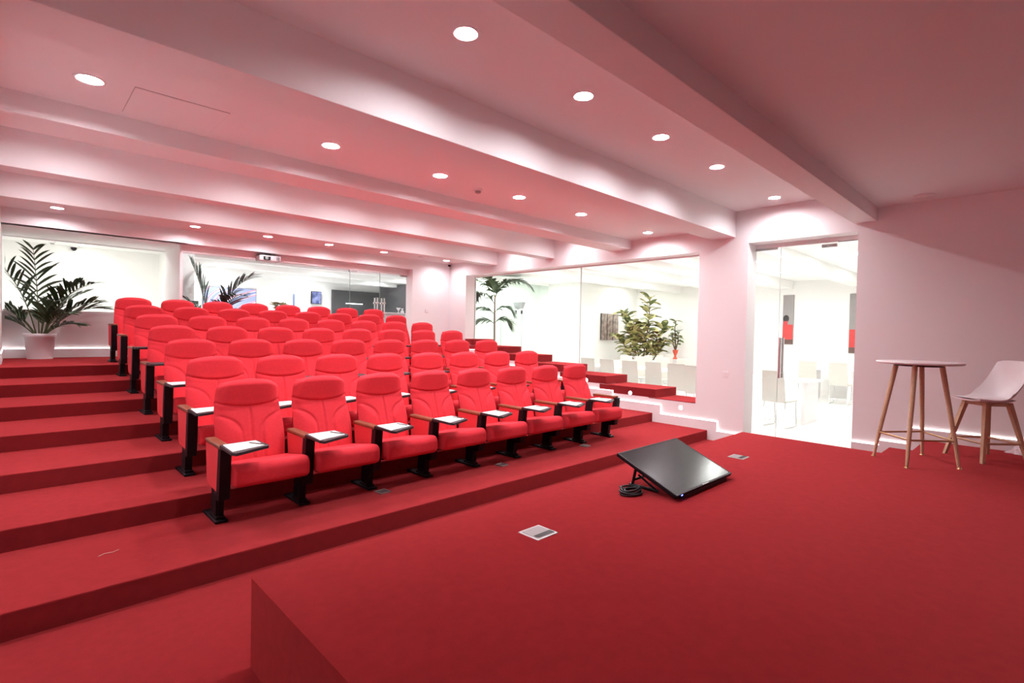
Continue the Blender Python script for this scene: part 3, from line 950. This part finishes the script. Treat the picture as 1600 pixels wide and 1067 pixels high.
# palm behind the rear glass
P2 = (-4.66, 7.12, 7 * RZ)
t = thing('potted_palm', 'bluish green kentia palm behind the rear glass wall at its left end', 'plant', P2)
plant_pot(t, .150, .188, .385, .058)
for (hd, el, ln, dr, n_, ll) in [(HL + .5, 1.46, 1.38, .30, 17, .62), (HR + .1, 1.40, 1.36, .95, 19, .58), (HR - .5, 1.20, 1.20, 1.25, 16, .46), (HL - .1, 1.15, 1.05, 1.2, 15, .44),
                                 (HR + .2, 1.05, .95, .9, 12, .32), (HL + .5, 1.3, .9, .8, 11, .36)]:
    f_ = frond((.04 * math.cos(hd), .04 * math.sin(hd), .34), hd, el, ln, dr, n_, ll, .022, m='leaf_bluish')
    f_.v = [(max(p[0], (-5.245 if p[1] + P2[1] < 7.5 else -4.80) - P2[0]), min(max(p[1], GL_Y + .04 - P2[1]), 7.56 - P2[1] if p[0] + P2[0] < -4.78 else 9), p[2]) for p in f_.v]
    obj('frond', f_, [M['leaf_bluish'], M['stem']], t)

# tall palm beyond the long side window
P3 = (1.88, 6.75, 0.0)
t = thing('potted_palm', 'tall thin stemmed palm with drooping fronds beyond the side window', 'plant', P3)
plant_pot(t, .16, .20, .36, .05)
bb = MB(); bb.tube([(0, 0, .33), (.01, 0, 1.2), (-.005, 0, 2.0), (0, 0, 2.45)], [.030, .026, .022, .018], 10); obj('trunk', bb, M['trunk'], t)
for (hd, z, el, ln, dr) in [(HR, 2.42, 1.0, 1.15, 2.0), (HL, 2.40, 1.0, 1.1, 1.7), (HR + .7, 2.35, 1.2, 1.1, 1.7), (HL - .6, 2.2, .9, 1.0, 1.8), (HR - .1, 2.0, .8, .55, 2.1), (HL + .2, 1.95, .7, .7, 2.0),
                          (HR - .2, 1.72, .75, .45, 2.2), (HL, 1.70, .6, .6, 2.0), (HL + 1.0, 2.4, 1.2, .9, 1.4)]:
    f_ = frond((0, 0, z), hd, el, ln, dr, 26, .44, .028, m='leaf_hang', start=.12)
    f_.v = [(max(p[0], .72 - P3[0]), min(p[1], 7.38 - P3[1]), min(p[2], 2.93)) for p in f_.v]
    obj('frond', f_, [M['leaf'], M['stem']], t)

# variegated rubber plant and little red potted plant in the dining hall
def leaf_mesh(name, L, W, fold, mats_edge):
    mb = MB()
    for ring, (sc_, mi) in enumerate(((1.0, 0), (.62, 1))):
        mb.cur = mi
        N = 6
        vs_ = []
        for i in range(N + 1):
            q = i / N
            w = W * math.sin(PI * q) ** .75 * sc_
            yy = L * ((q - .5) * (1 if ring == 0 else .82) + .5)
            zz = -.18 * L * q * q + (.0015 if ring else 0)
            vs_ += [(-w, yy, zz + fold * w), (0, yy, zz), (w, yy, zz + fold * w)]
        fs_ = []
        for i in range(N):
            for c_ in (0, 1):
                a = i * 3 + c_
                fs_.append((a, a + 1, a + 4, a + 3))
        mb.add(vs_, fs_, True)
    return mb.mesh(name, mats_edge)
m_cream = mat('cream_leaf_edge', (.62, .58, .27), .5, noise=.15, nscale=20)
m_olive = mat('olive_leaf_centre', (.13, .17, .06), .45, noise=.25, nscale=20)
m_green = mat('fresh_green_leaf', (.16, .26, .05), .45, noise=.25, nscale=20)
leafA = leaf_mesh('leaf', .21, .052, .35, [m_cream, m_olive]); leafB = leaf_mesh('leaf', .19, .05, .3, [m_olive, m_cream]); leafC = leaf_mesh('leaf', .18, .045, .4, [m_olive, m_olive])
leafG = leaf_mesh('leaf', .16, .045, .35, [m_green, m_olive])
def bush(t, stems, leaves, kinds, r3, big=1.0):
    for st in stems:
        bb = MB(); bb.tube(st, [.022 - .014 * i / (len(st) - 1) for i in range(len(st))], 8); obj('stem', bb, M['trunk'], t)
        P = [Vector(p) for p in st]
        n_ = leaves
        for k in range(n_):
            q = .30 + .70 * (k + r3.random() * .6) / n_
            fi = q * (len(P) - 1); i0 = min(int(fi), len(P) - 2)
            c = P[i0].lerp(P[i0 + 1], fi - i0)
            a = k * 2.4 + r3.uniform(-.4, .4)
            o = obj('leaf', r3.choice(kinds), None, t, c, (r3.uniform(-.2, 1.0) * (1.0 if q < .85 else .9), r3.uniform(-.5, .5), a))
            s_ = r3.uniform(.95, 1.4) * big; o.scale = (s_, s_, s_)
RX, RY = 6.33, 5.02
t = thing('rubber_plant', 'large variegated rubber plant with cream edged leaves in the dining hall', 'plant', (RX, RY, 0))
plant_pot(t, .19, .24, .42, .05)
stems = [[(0, 0, .38), (.05, -.02, 1.0), (.14, -.08, 1.7), (.16, -.10, 2.15), (.17, -.10, 2.62)],
         [(-.04, .05, .38), (-.18, .15, 1.0), (-.32, .28, 1.6), (-.42, .36, 2.15)],
         [(-.03, .02, .38), (-.10, .10, .95), (-.18, .18, 1.5), (-.20, .20, 1.9)],
         [(.05, -.05, .38), (.16, -.18, .95), (.28, -.30, 1.4), (.42, -.46, 1.75)],
         [(0, -.03, .38), (.10, -.08, .9), (.06, -.02, 1.4), (.04, 0, 1.8)],
         [(-.02, .06, .38), (-.22, .25, .85), (-.40, .42, 1.2), (-.55, .5, 1.45)],
         [(.04, -.1, .38), (.22, -.30, .85), (.36, -.40, 1.15), (.44, -.42, 1.35)]]
bush(t, stems, 38, [leafA, leafA, leafB, leafB, leafC], random.Random(5), 1.5)
t = thing('vase_plant', 'small leafy plant in a red footed vase on a hall table', 'plant', (7.43, 4.55, .752))
bb = MB(); bb.lathe([(.11, 0), (.10, .02), (.035, .05), (.03, .11), (.07, .20), (.085, .27), (.07, .285)], (0, 0, 0), 24, True, True); obj('vase', bb, mat('red_vase', (.72, .09, .05), .35, bump=.02), t)
bush(t, [[(0, 0, .26), (.02, .02, .6), (-.02, .03, .95), (.0, 0, 1.2)], [(0, 0, .26), (.06, -.05, .55), (.04, -.06, .85)], [(0, 0, .26), (-.07, .06, .5), (-.09, .08, .8)]], 13, [leafG, leafG, leafC], random.Random(9))

# ------------------------------------------------------------------ dining hall beyond the right wall
HALL_Z = 3.0
b = MB(); b.box(.3, 11, -7, 7.95, -.12, -.002); struct('floor_hall', b, M['hall_floor'])
b = MB(); b.box(.3, 11, -7, 7.95, HALL_Z, HALL_Z + .1)
hc = struct('ceiling_hall', b, M['hall_paint'])
for y0, y1 in ((-1.97, -1.70), (-.325, .03), (1.365, 1.75), (3.04, 3.28), (4.616, 4.86)):
    b = MB(); b.box(.3, 7.80, y0, y1, 2.80, HALL_Z + .02, .004); obj('beam', b, M['hall_paint'], hc)
b = MB(); b.box(4.75, 7.9, 6.2, 6.35, -.1, 3.1); struct('wall_hall_back', b, M['hall_paint'])
b = MB()
b.box(7.80, 8.0, 1.75, 6.3, -.1, 3.1)
b.box(7.80, 8.0, -7, 1.75, -.1, 3.1)
struct('wall_hall_side', b, M['hall_paint'])
b = MB(); b.box(.3, 8.0, -6.6, -6.45, -.1, 3.1); struct('wall_hall_front', b, M['hall_paint'])
b = MB(); b.box(.3, 4.9, 7.85, 7.93, -.1, 3.1); b.box(4.75, 4.9, 6.352, 7.9, -.1, 3.1); struct('wall_hall_end', b, M['hall_paint'])
# glass partition across the far left of the hall
b = MB(); b.box(.72, 4.74, 7.41, 7.49, 2.94, 3.0)
w4 = struct('window_4', b, M['hall_paint'])
for xa, xb in ((.725, 2.762), (2.768, 3.607), (3.613, 4.75)):
    pane(xa, xb, 7.444, 7.456, .0, 2.94, w4, 'pane', 'glass_green')
for xe in (2.765, 3.61):
    b = MB(); b.box(xe - .009, xe + .009, 7.435, 7.465, 0, 2.2); obj('pane_joint', b, M['joint_pale'], w4)

HL_pos = [(1.6, -1.0), (3.4, -1.0), (5.6, -1.0), (1.6, .8), (3.4, .8), (5.6, .8), (1.6, 2.4), (3.4, 2.4), (5.6, 2.4), (1.6, 3.95), (3.4, 3.95), (5.6, 3.95), (1.4, 5.6), (3.2, 5.6), (6.6, 5.6), (3.4, -3.4), (6.0, -3.4), (1.2, 6.9), (3.6, 6.9), (2.5, 7.65)]
hl_rows = sorted({y for x, y in HL_pos})
hl_names = ['beyond the glass door', 'level with the glass door', 'level with the first step', 'level with the third seat row', 'level with the fourth seat row',
            'level with the sixth seat row', 'before the glass partition', 'behind the glass partition']
for (x, y) in HL_pos:
    xs_ = sorted(q[0] for q in HL_pos if q[1] == y)
    k_ = ['nearest the side wall', 'second from the side wall', 'third from the side wall'][xs_.index(x)]
    downlight(x, y, HALL_Z, 'bright round hall light %s, %s' % (hl_names[hl_rows.index(y)], k_), 'dining hall ceiling lights', 'lamp_hall', .15, 'hall_downlight')

# hall chairs: white one piece seat and back on a chrome sled frame
def hall_chair(label, loc, rz, group, proto=None):
    if proto:
        return dup(proto, loc, rz, label, group)
    t = thing('hall_chair', label, 'chair', loc, rz, group)
    bb = MB(); bb.box(-.19, .19, -.20, .20, .425, .455, .010); obj('seat', bb, M['hall_chair'], t)
    bb = MB()
    bb.grid(lambda i, j: ((2 * i - 1) * (.19 - .012 * j), -.195 - .055 * j, .455 + .49 * j - .43 * 0), 8, 10)
    bb.grid(lambda i, j: ((2 * i - 1) * (.19 - .012 * j), -.217 - .055 * j, .425 + .52 * j), 8, 10, flip=True)
    bb.box(-.178, .178, -.274, -.250, .93, .952, .006)
    for s_ in (-1, 1):
        bb.add([(s_ * .19, -.195, .455), (s_ * .19, -.217, .425), (s_ * .178, -.272, .945), (s_ * .178, -.25, .945)], [(0, 1, 2, 3)])
    obj('backrest', bb, M['hall_chair'], t)
    for s_ in (-1, 1):
        bb = MB(); bb.tube([(s_ * .175, -.17, .43), (s_ * .18, -.20, .02), (s_ * .18, -.18, .009), (s_ * .18, .18, .009), (s_ * .18, .20, .02), (s_ * .175, .17, .43)], .009, 8)
        obj('leg', bb, M['chrome'], t)
    bb = MB(); bb.tube([(-.18, -.19, .12), (.18, -.19, .12)], .007, 8); obj('stretcher', bb, M['chrome'], t)
    return t
M['hall_chair'] = mat('white_leatherette', (.60, .585, .54), .5, bump=.02)
CG = 'white dining chairs along the hall table'
GAZE = 0
c0 = hall_chair('white dining chair with chrome legs, just inside the glass door', (2.02, -.30, 0), -PI / 2 - .15, None)
def chair_row(tabx, taby, n, gap):
    pass
# long table parallel to the window, chairs on both sides
def hall_table(x, y, L, W, rz, label):
    t = thing('hall_table', label, 'table', (x, y, 0), rz)
    bb = MB(); bb.box(-L / 2, L / 2, -W / 2, W / 2, .715, .75, .006); obj('table_top', bb, M['whiteplastic'], t)
    for s_ in (-1, 1):
        bb = MB(); bb.box(s_ * (L / 2 - .10) - .03, s_ * (L / 2 - .10) + .03, -W / 2 + .04, W / 2 - .04, 0, .716, .004); obj('leg', bb, M['whiteplastic'], t)
hall_table(3.0, 2.80, 3.0, .80, PI / 2, 'long white dining table beyond the side window')
hall_table(2.90, .20, 1.6, .80, PI / 2, 'white panel leg table just inside the glass door')
hall_table(5.2, 4.75, 1.9, .7, .0, 'white dining table before the large variegated rubber plant')
hall_table(7.42, 4.5, .62, .62, .0, 'square white table carrying the red footed vase')
near = [(2.25, 3.75), (2.25, 3.22), (2.25, 2.66), (2.3, 2.12), (2.25, 1.60), (1.97, 1.08)]
w_ = ['leftmost', 'second from the left', 'third from the left', 'third from the right', 'second from the right', 'rightmost']
for i, (x, y) in enumerate(near):
    hall_chair('white dining chair on the near side of the long hall table, %s' % w_[i], (x, y, 0), -PI / 2 + rng.uniform(-.08, .08), CG, c0)
for i, y in enumerate((4.05, 3.55, 3.0, 2.45, 1.9, 1.35)):
    hall_chair('white dining chair on the far side of the long hall table, %s' % w_[i], (3.72, y, 0), PI / 2 + rng.uniform(-.08, .08), CG, c0)
for i, (x, y, a) in enumerate(((4.7, 4.1, 0.0), (5.25, 4.1, .1), (5.8, 4.1, -.1))):
    hall_chair('white dining chair before the rubber plant, %s' % ['leftmost', 'middle one', 'rightmost'][i], (x, y, 0), a, CG, c0)
for i, (x, y, a) in enumerate(((6.35, .55, -PI / 2 + .3), (6.35, -.15, -PI / 2))):
    hall_chair(['white dining chair far back seen through the glass door, left one', 'white dining chair far back seen through the glass door, right one'][i], (x, y, 0), a, CG, c0)
hall_table(7.2, .2, 1.0, .7, PI / 2, 'far white table seen through the glass door')

# triptych picture on the hall wall: three narrow panels
m_pic = mat('brown_print', (.30, .24, .21), .6, noise=.6, nscale=9)
t = thing('wall_picture', 'brown three panel picture on the hall wall left of the rubber plant', 'picture', (6.25, 6.195, 1.71))
for i in range(3):
    xx = -.31 + .31 * i
    bb = MB(); bb.box(xx - .145, xx + .145, -.03, 0, -.41, .41, .004); pn_ = obj('panel', bb, m_pic, t)
    bb = MB(); bb.box(xx - .150, xx - .138, -.032, -.001, -.412, .412); obj('frame_edge', bb, M['black_matte'], pn_)
# two posters seen through the door
def poster(y0, y1, z0, z1, label, variant):
    x = 7.795
    t = thing('wall_poster', label, 'poster', (x, (y0 + y1) / 2, z0))
    w = y1 - y0; h = z1 - z0
    bb = MB(); bb.box(-.03, 0, -w / 2, w / 2, 0, h, .003); obj('canvas', bb, mat('poster_grey', (.30, .28, .28), .6, noise=.06, nscale=3), t)
    bb = MB(); bb.box(-.032, -.029, -w / 2 + .01, w / 2 - .01, h * .10, h * .40); obj('red_print', bb, mat('poster_red', (.62, .05, .05), .6, noise=.15, nscale=6), t)
    bb = MB(); bb.box(-.032, -.029, -w / 2 + .005, w / 2 - .005, 0.01, h * .10); obj('dark_print', bb, mat('poster_dark', (.12, .07, .06), .6, noise=.2, nscale=6), t)
    if variant:
        bb = MB(); bb.lathe([(.001, 0), (.09, .0), (.09, .003), (.001, .003)], (0, 0, 0), 20); o = obj('hair_print', bb, mat('poster_black', (.04, .035, .04), .6, bump=.01), t, (-.029, w * .18, h * .52), (0, -PI / 2, 0)); o.scale = (1.1, .8, 1)
        bb = MB(); bb.box(-.0325, -.029, w * .02, w / 2 - .02, h * .38, h * .47); obj('shoulder_print', bb, mat('poster_red_b', (.55, .05, .06), .6, bump=.02), t)
poster(1.33, 1.60, 1.305, 2.635, 'tall grey poster with a red print seen left through the glass door', True)
poster(-.35, .048, 1.13, 2.615, 'tall grey poster with a red print cut off by the right door jamb', False)
# grey wall lamp with two little spots at the far hall end
t = thing('wall_spotlight', 'grey wall lamp with two small spots beyond the side window', 'wall light', (3.35, 7.36, 2.20))
bb = MB(); bb.prism([(-.2, .16), (.2, .16), (.13, -.02), (-.12, -.02)], -.02, .10, 'x'); obj('shade', bb, mat('lamp_grey', (.30, .30, .31), .5, bump=.02), t)
for s_ in (-1, 1):
    bb = MB(); bb.tube([(.03, s_ * .12, -.18), (.03, s_ * .12, -.08)], .03, 12); obj('spot', bb, M['black_matte'], t)
bb = MB(); bb.tube([(.05, 0, -.03), (.05, .09, -.03)], .015, 8); obj('arm', bb, M['steel'], t)

# ------------------------------------------------------------------ reception behind the rear glass
FZ = 7 * RZ
b = MB(); b.box(-7.6, .02, GL_Y + .0, 13.1, FZ - .15, FZ - .004); b.box(.0, 3.1, 8.0, 13.1, FZ - .15, FZ - .004); struct('floor_reception', b, M['hall_floor'])
b = MB(); b.box(-7.7, .3, GL_Y + .15, 13.2, 3.05, 3.2); b.box(.3, 3.1, 8.0, 13.2, 3.05, 3.2)
rc = struct('ceiling_reception', b, M['hall_paint'])
for yy in (8.75, 10.2, 11.8):
    b = MB(); b.box(-4.86, 2.98, yy, yy + .3, 2.90, 3.06, .004); obj('beam', b, M['hall_paint'], rc)
b = MB()
b.box(-4.95, 3.15, 13.05, 13.2, FZ - .2, 3.2)
b.box(3.0, 3.15, 7.96, 13.1, FZ - .2, 3.2); b.box(.3, 3.1, 7.96, 8.04, FZ - .2, 3.2); b.box(0.02, .3, 7.7, 8.0, FZ - .2, 3.2)
struct('wall_reception_back', b, M['hall_paint'])
b = MB(); b.box(-4.95, -4.85, 7.65, 13.1, FZ - .2, 3.2); b.box(-5.268, -4.85, 7.6, 7.70, FZ - .2, 3.2)
struct('wall_reception_left', b, M['hall_paint'])
b = MB(); b.box(-7.6, -4.9, 10.3, 10.45, FZ - .2, 3.2); b.box(-7.7, -7.55, 7.6, 10.4, FZ - .2, 3.2)
struct('wall_side_room', b, M['hall_paint'])
# grey reception walls
b = MB()
b.box(2.0, 2.1, 9.9, 12.95, FZ, 2.97); struct('wall_grey', b, M['greywall'])
b = MB(); b.box(.29, 2.05, 12.95, 13.04, FZ, 2.76); struct('wall_grey_back', b, M['greywall'])
t = thing('wall_shelf_light', 'thin bright strip light on the grey reception wall', 'light', (1.05, 12.93, 2.33))
bb = MB(); bb.box(-.30, .30, -.02, .015, -.012, .012, .003); obj('diffuser', bb, emit('strip_white', (1, 1, 1), 3), t)
bb = MB(); bb.box(-.31, .31, -.01, .02, .012, .02); obj('holder', bb, M['steel'], t)
# reception counter and glasses
t = thing('reception_counter', 'white reception counter inside the rear glass doors', 'counter', (-.35, 7.78, FZ))
bb = MB(); bb.box(-.85, .32, -.25, .25, .915, .95, .005); obj('counter_top', bb, M['whiteplastic'], t)
bb = MB(); bb.box(-.80, .30, -.20, .20, 0, .916, .004); obj('front_panel', bb, M['whiteplastic'], t)
cz = FZ + .95
t = thing('cocktail_glass', 'white cone shaped cocktail glass on the reception counter', 'glass', (-.50, 7.62, cz))
bb = MB(); bb.lathe([(.035, 0), (.034, .005), (.006, .012), (.006, .05), (.055, .125)], (0, 0, 0), 20); obj('bowl', bb, M['whiteplastic'], t)
t = thing('decanter', 'small white bottle beside the cocktail glass on the reception counter', 'bottle', (-.39, 7.62, cz))
bb = MB(); bb.lathe([(.04, 0), (.042, .04), (.015, .07), (.015, .09), (.03, .10), (.03, .115)], (0, 0, 0), 20); obj('body', bb, M['whiteplastic'], t)
# TV on the reception back wall
t = thing('wall_television', 'wall television with blue picture on the far reception wall', 'television', (-.27, 12.93, 2.46), .15)
bb = MB(); bb.box(-.17, .17, -.03, .03, -.20, .20, .006); obj('housing', bb, M['black'], t)
m_tv, nt, bs = new_mat('tv_picture')
tc = nt.nodes.new('ShaderNodeTexCoord'); no = nt.nodes.new('ShaderNodeTexNoise'); no.inputs['Scale'].default_value = 6
rp = nt.nodes.new('ShaderNodeValToRGB'); rp.color_ramp.elements[0].color = (.05, .09, .35, 1); rp.color_ramp.elements[1].color = (.45, .50, .95, 1)
rp.color_ramp.elements[0].position = .38; rp.color_ramp.elements[1].position = .62
nt.links.new(tc.outputs['Object'], no.inputs['Vector']); nt.links.new(no.outputs['Fac'], rp.inputs['Fac'])
nt.links.new(rp.outputs['Color'], bs.inputs['Emission Color']); bs.inputs['Emission Strength'].default_value = .8; bs.inputs['Base Color'].default_value = (.02, .02, .03, 1)
bb = MB(); bb.box(-.155, .155, -.034, -.029, -.185, .185); obj('screen', bb, m_tv, t)
bb = MB(); bb.box(-.04, .04, .02, .11, -.04, .04); obj('mount', bb, M['black'], t)
# large abstract canvas
t = thing('wall_art', 'large pastel pink and blue canvas on the reception wall behind the palm', 'picture', (-2.72, 13.03, 2.24))
m_art, nt, bs = new_mat('pastel_abstract')
tc = nt.nodes.new('ShaderNodeTexCoord'); wv = nt.nodes.new('ShaderNodeTexWave'); wv.wave_type = 'RINGS'; wv.rings_direction = 'Y'; wv.inputs['Scale'].default_value = .62; wv.inputs['Distortion'].default_value = 4.5
wv.inputs['Detail'].default_value = 1
rp = nt.nodes.new('ShaderNodeValToRGB'); rp.color_ramp.interpolation = 'CONSTANT'
cols = [(0, (.36, .42, .70)), (.22, (.10, .15, .42)), (.28, (.62, .62, .72)), (.45, (.70, .20, .42)), (.62, (.72, .42, .56)), (.76, (.9, .9, .9)), (.9, (.30, .36, .66))]
rp.color_ramp.elements[0].color = (*cols[0][1], 1); rp.color_ramp.elements[1].position = cols[1][0]; rp.color_ramp.elements[1].color = (*cols[1][1], 1)
for p_, c_ in cols[2:]:
    e_ = rp.color_ramp.elements.new(p_); e_.color = (*c_, 1)
mp = nt.nodes.new('ShaderNodeMapping'); mp.inputs['Location'].default_value = (-1.05, 0, .85); mp.inputs['Scale'].default_value = (1.25, 1, 1.5)
nt.links.new(tc.outputs['Object'], mp.inputs['Vector']); nt.links.new(mp.outputs['Vector'], wv.inputs['Vector']); nt.links.new(wv.outputs['Fac'], rp.inputs['Fac']); nt.links.new(rp.outputs['Color'], bs.inputs['Base Color'])
bb = MB(); bb.box(-.72, .66, -.03, 0, -.38, .36, .004); obj('canvas', bb, m_art, t)
bb = MB(); bb.box(-.73, .67, -.02, .005, -.39, .37); obj('stretcher_frame', bb, M['black_matte'], t)
# white door and small plant
b = MB(); b.box(-.92, -.40, 13.0, 13.052, FZ, 2.52)
d3 = struct('door_3', b, M['whiteplastic'])
b = MB(); b.box(-.95, -.92, 12.98, 13.05, FZ, 2.54); obj('door_edge', b, mat('blue_grey_edge', (.22, .27, .50), .5, bump=.01), d3)
t = thing('small_plant', 'small reddish green plant on a white stand at the far reception wall', 'plant', (-1.52, 12.6, FZ))
bb = MB(); bb.box(-.15, .15, -.15, .15, 0, .75, .005); obj('stand', bb, M['whiteplastic'], t)
bb = MB(); bb.lathe([(.08, .75), (.11, .93), (.10, .93)], (0, 0, 0), 20); obj('pot', bb, M['pot'], t)
leafR = leaf_mesh('leaf', .20, .045, .3, [mat('reddish_leaf', (.30, .16, .08), .5, noise=.4, nscale=10), m_olive])
bush(t, [[(0, 0, .92), (.03, 0, 1.10), (.10, .0, 1.30)], [(0, 0, .92), (-.06, 0, 1.08), (-.12, .02, 1.22)], [(0, 0, .92), (0, -.05, 1.05), (.02, -.08, 1.2)]], 10, [leafR, leafR, leafC], random.Random(4))
t = thing('globe_lamp', 'round white globe lamp above the small plant on the reception wall', 'lamp', (-1.38, 12.85, 2.47))
bb = MB(); bb.lathe([(.001, -.12)] + [(.12 * math.cos(a), .12 * math.sin(a)) for a in [-1.2 + .3 * i for i in range(9)]] + [(.001, .12)], (0, 0, 0), 20, False, False); obj('globe', bb, emit('globe_glow', (1, 1, 1), 2.5), t)
bb = MB(); bb.tube([(0, 0, 0), (0, .19, 0)], .015, 8); obj('arm', bb, M['steel'], t)

rl = [(-4.45, 6.90), (-1.4, 7.6), (-3.6, 9.6), (-1.2, 9.6), (1.2, 9.6), (-3.6, 11.2), (-1.2, 11.2), (1.2, 11.4), (-3.0, 12.4), (-.6, 12.4)]  # lamp beside the palm is unseen, set there to brighten the wall
rn = {6.90: 'added unseen inside the glass to brighten the palm corner', 7.6: 'just behind the glass doors', 9.6: 'in the middle row', 11.2: 'in the row before the far wall', 11.4: 'before the grey wall', 12.4: 'close to the far wall'}
for (x, y) in rl:
    xs_ = sorted(q[0] for q in rl if q[1] == y)
    k_ = '' if len(xs_) == 1 else ', ' + (['left', 'right'] if len(xs_) == 2 else ['left', 'middle', 'right'])[xs_.index(x)] + ' one'
    downlight(x, y, 3.05, 'bright round reception ceiling light %s%s' % (rn[y], k_), 'reception ceiling lights', 'lamp_recep', .14, 'reception_downlight')
M['lamp_side_fill'] = emit('side_room_fill_lamp', (1, .98, .95), 165)  # unseen lamps near the glass, added to brighten the side room
for (x, y, w_, m_) in ((-6.98, 9.08, 'left one', 'lamp_side'), (-6.23, 9.95, 'one near its rear wall', 'lamp_side'), (-5.55, 8.25, 'unseen right one added as fill', 'lamp_side_fill'), (-6.95, 8.25, 'unseen left one added as fill', 'lamp_side_fill')):
    downlight(x, y, 3.05, 'round ceiling light in the room behind the left alcove, %s' % w_, 'side room ceiling lights', m_, .10, 'side_room_downlight')
t = thing('security_camera', 'small dark dome camera in the room behind the left alcove', 'camera', (-6.383, 10.24, 3.05))
bb = MB(); bb.lathe([(.06, .0005), (.06, -.03)], (0, 0, 0), 20, False, True); obj('base', bb, M['whiteplastic'], t)
bb = MB(); bb.lathe([(.05, -.03), (.045, -.07), (.02, -.095), (.002, -.10)], (0, 0, 0), 20, False, True); obj('dome', bb, M['black'], t)
smoke(-6.72, 9.9, 3.05, 'round smoke detector on the ceiling behind the left alcove')
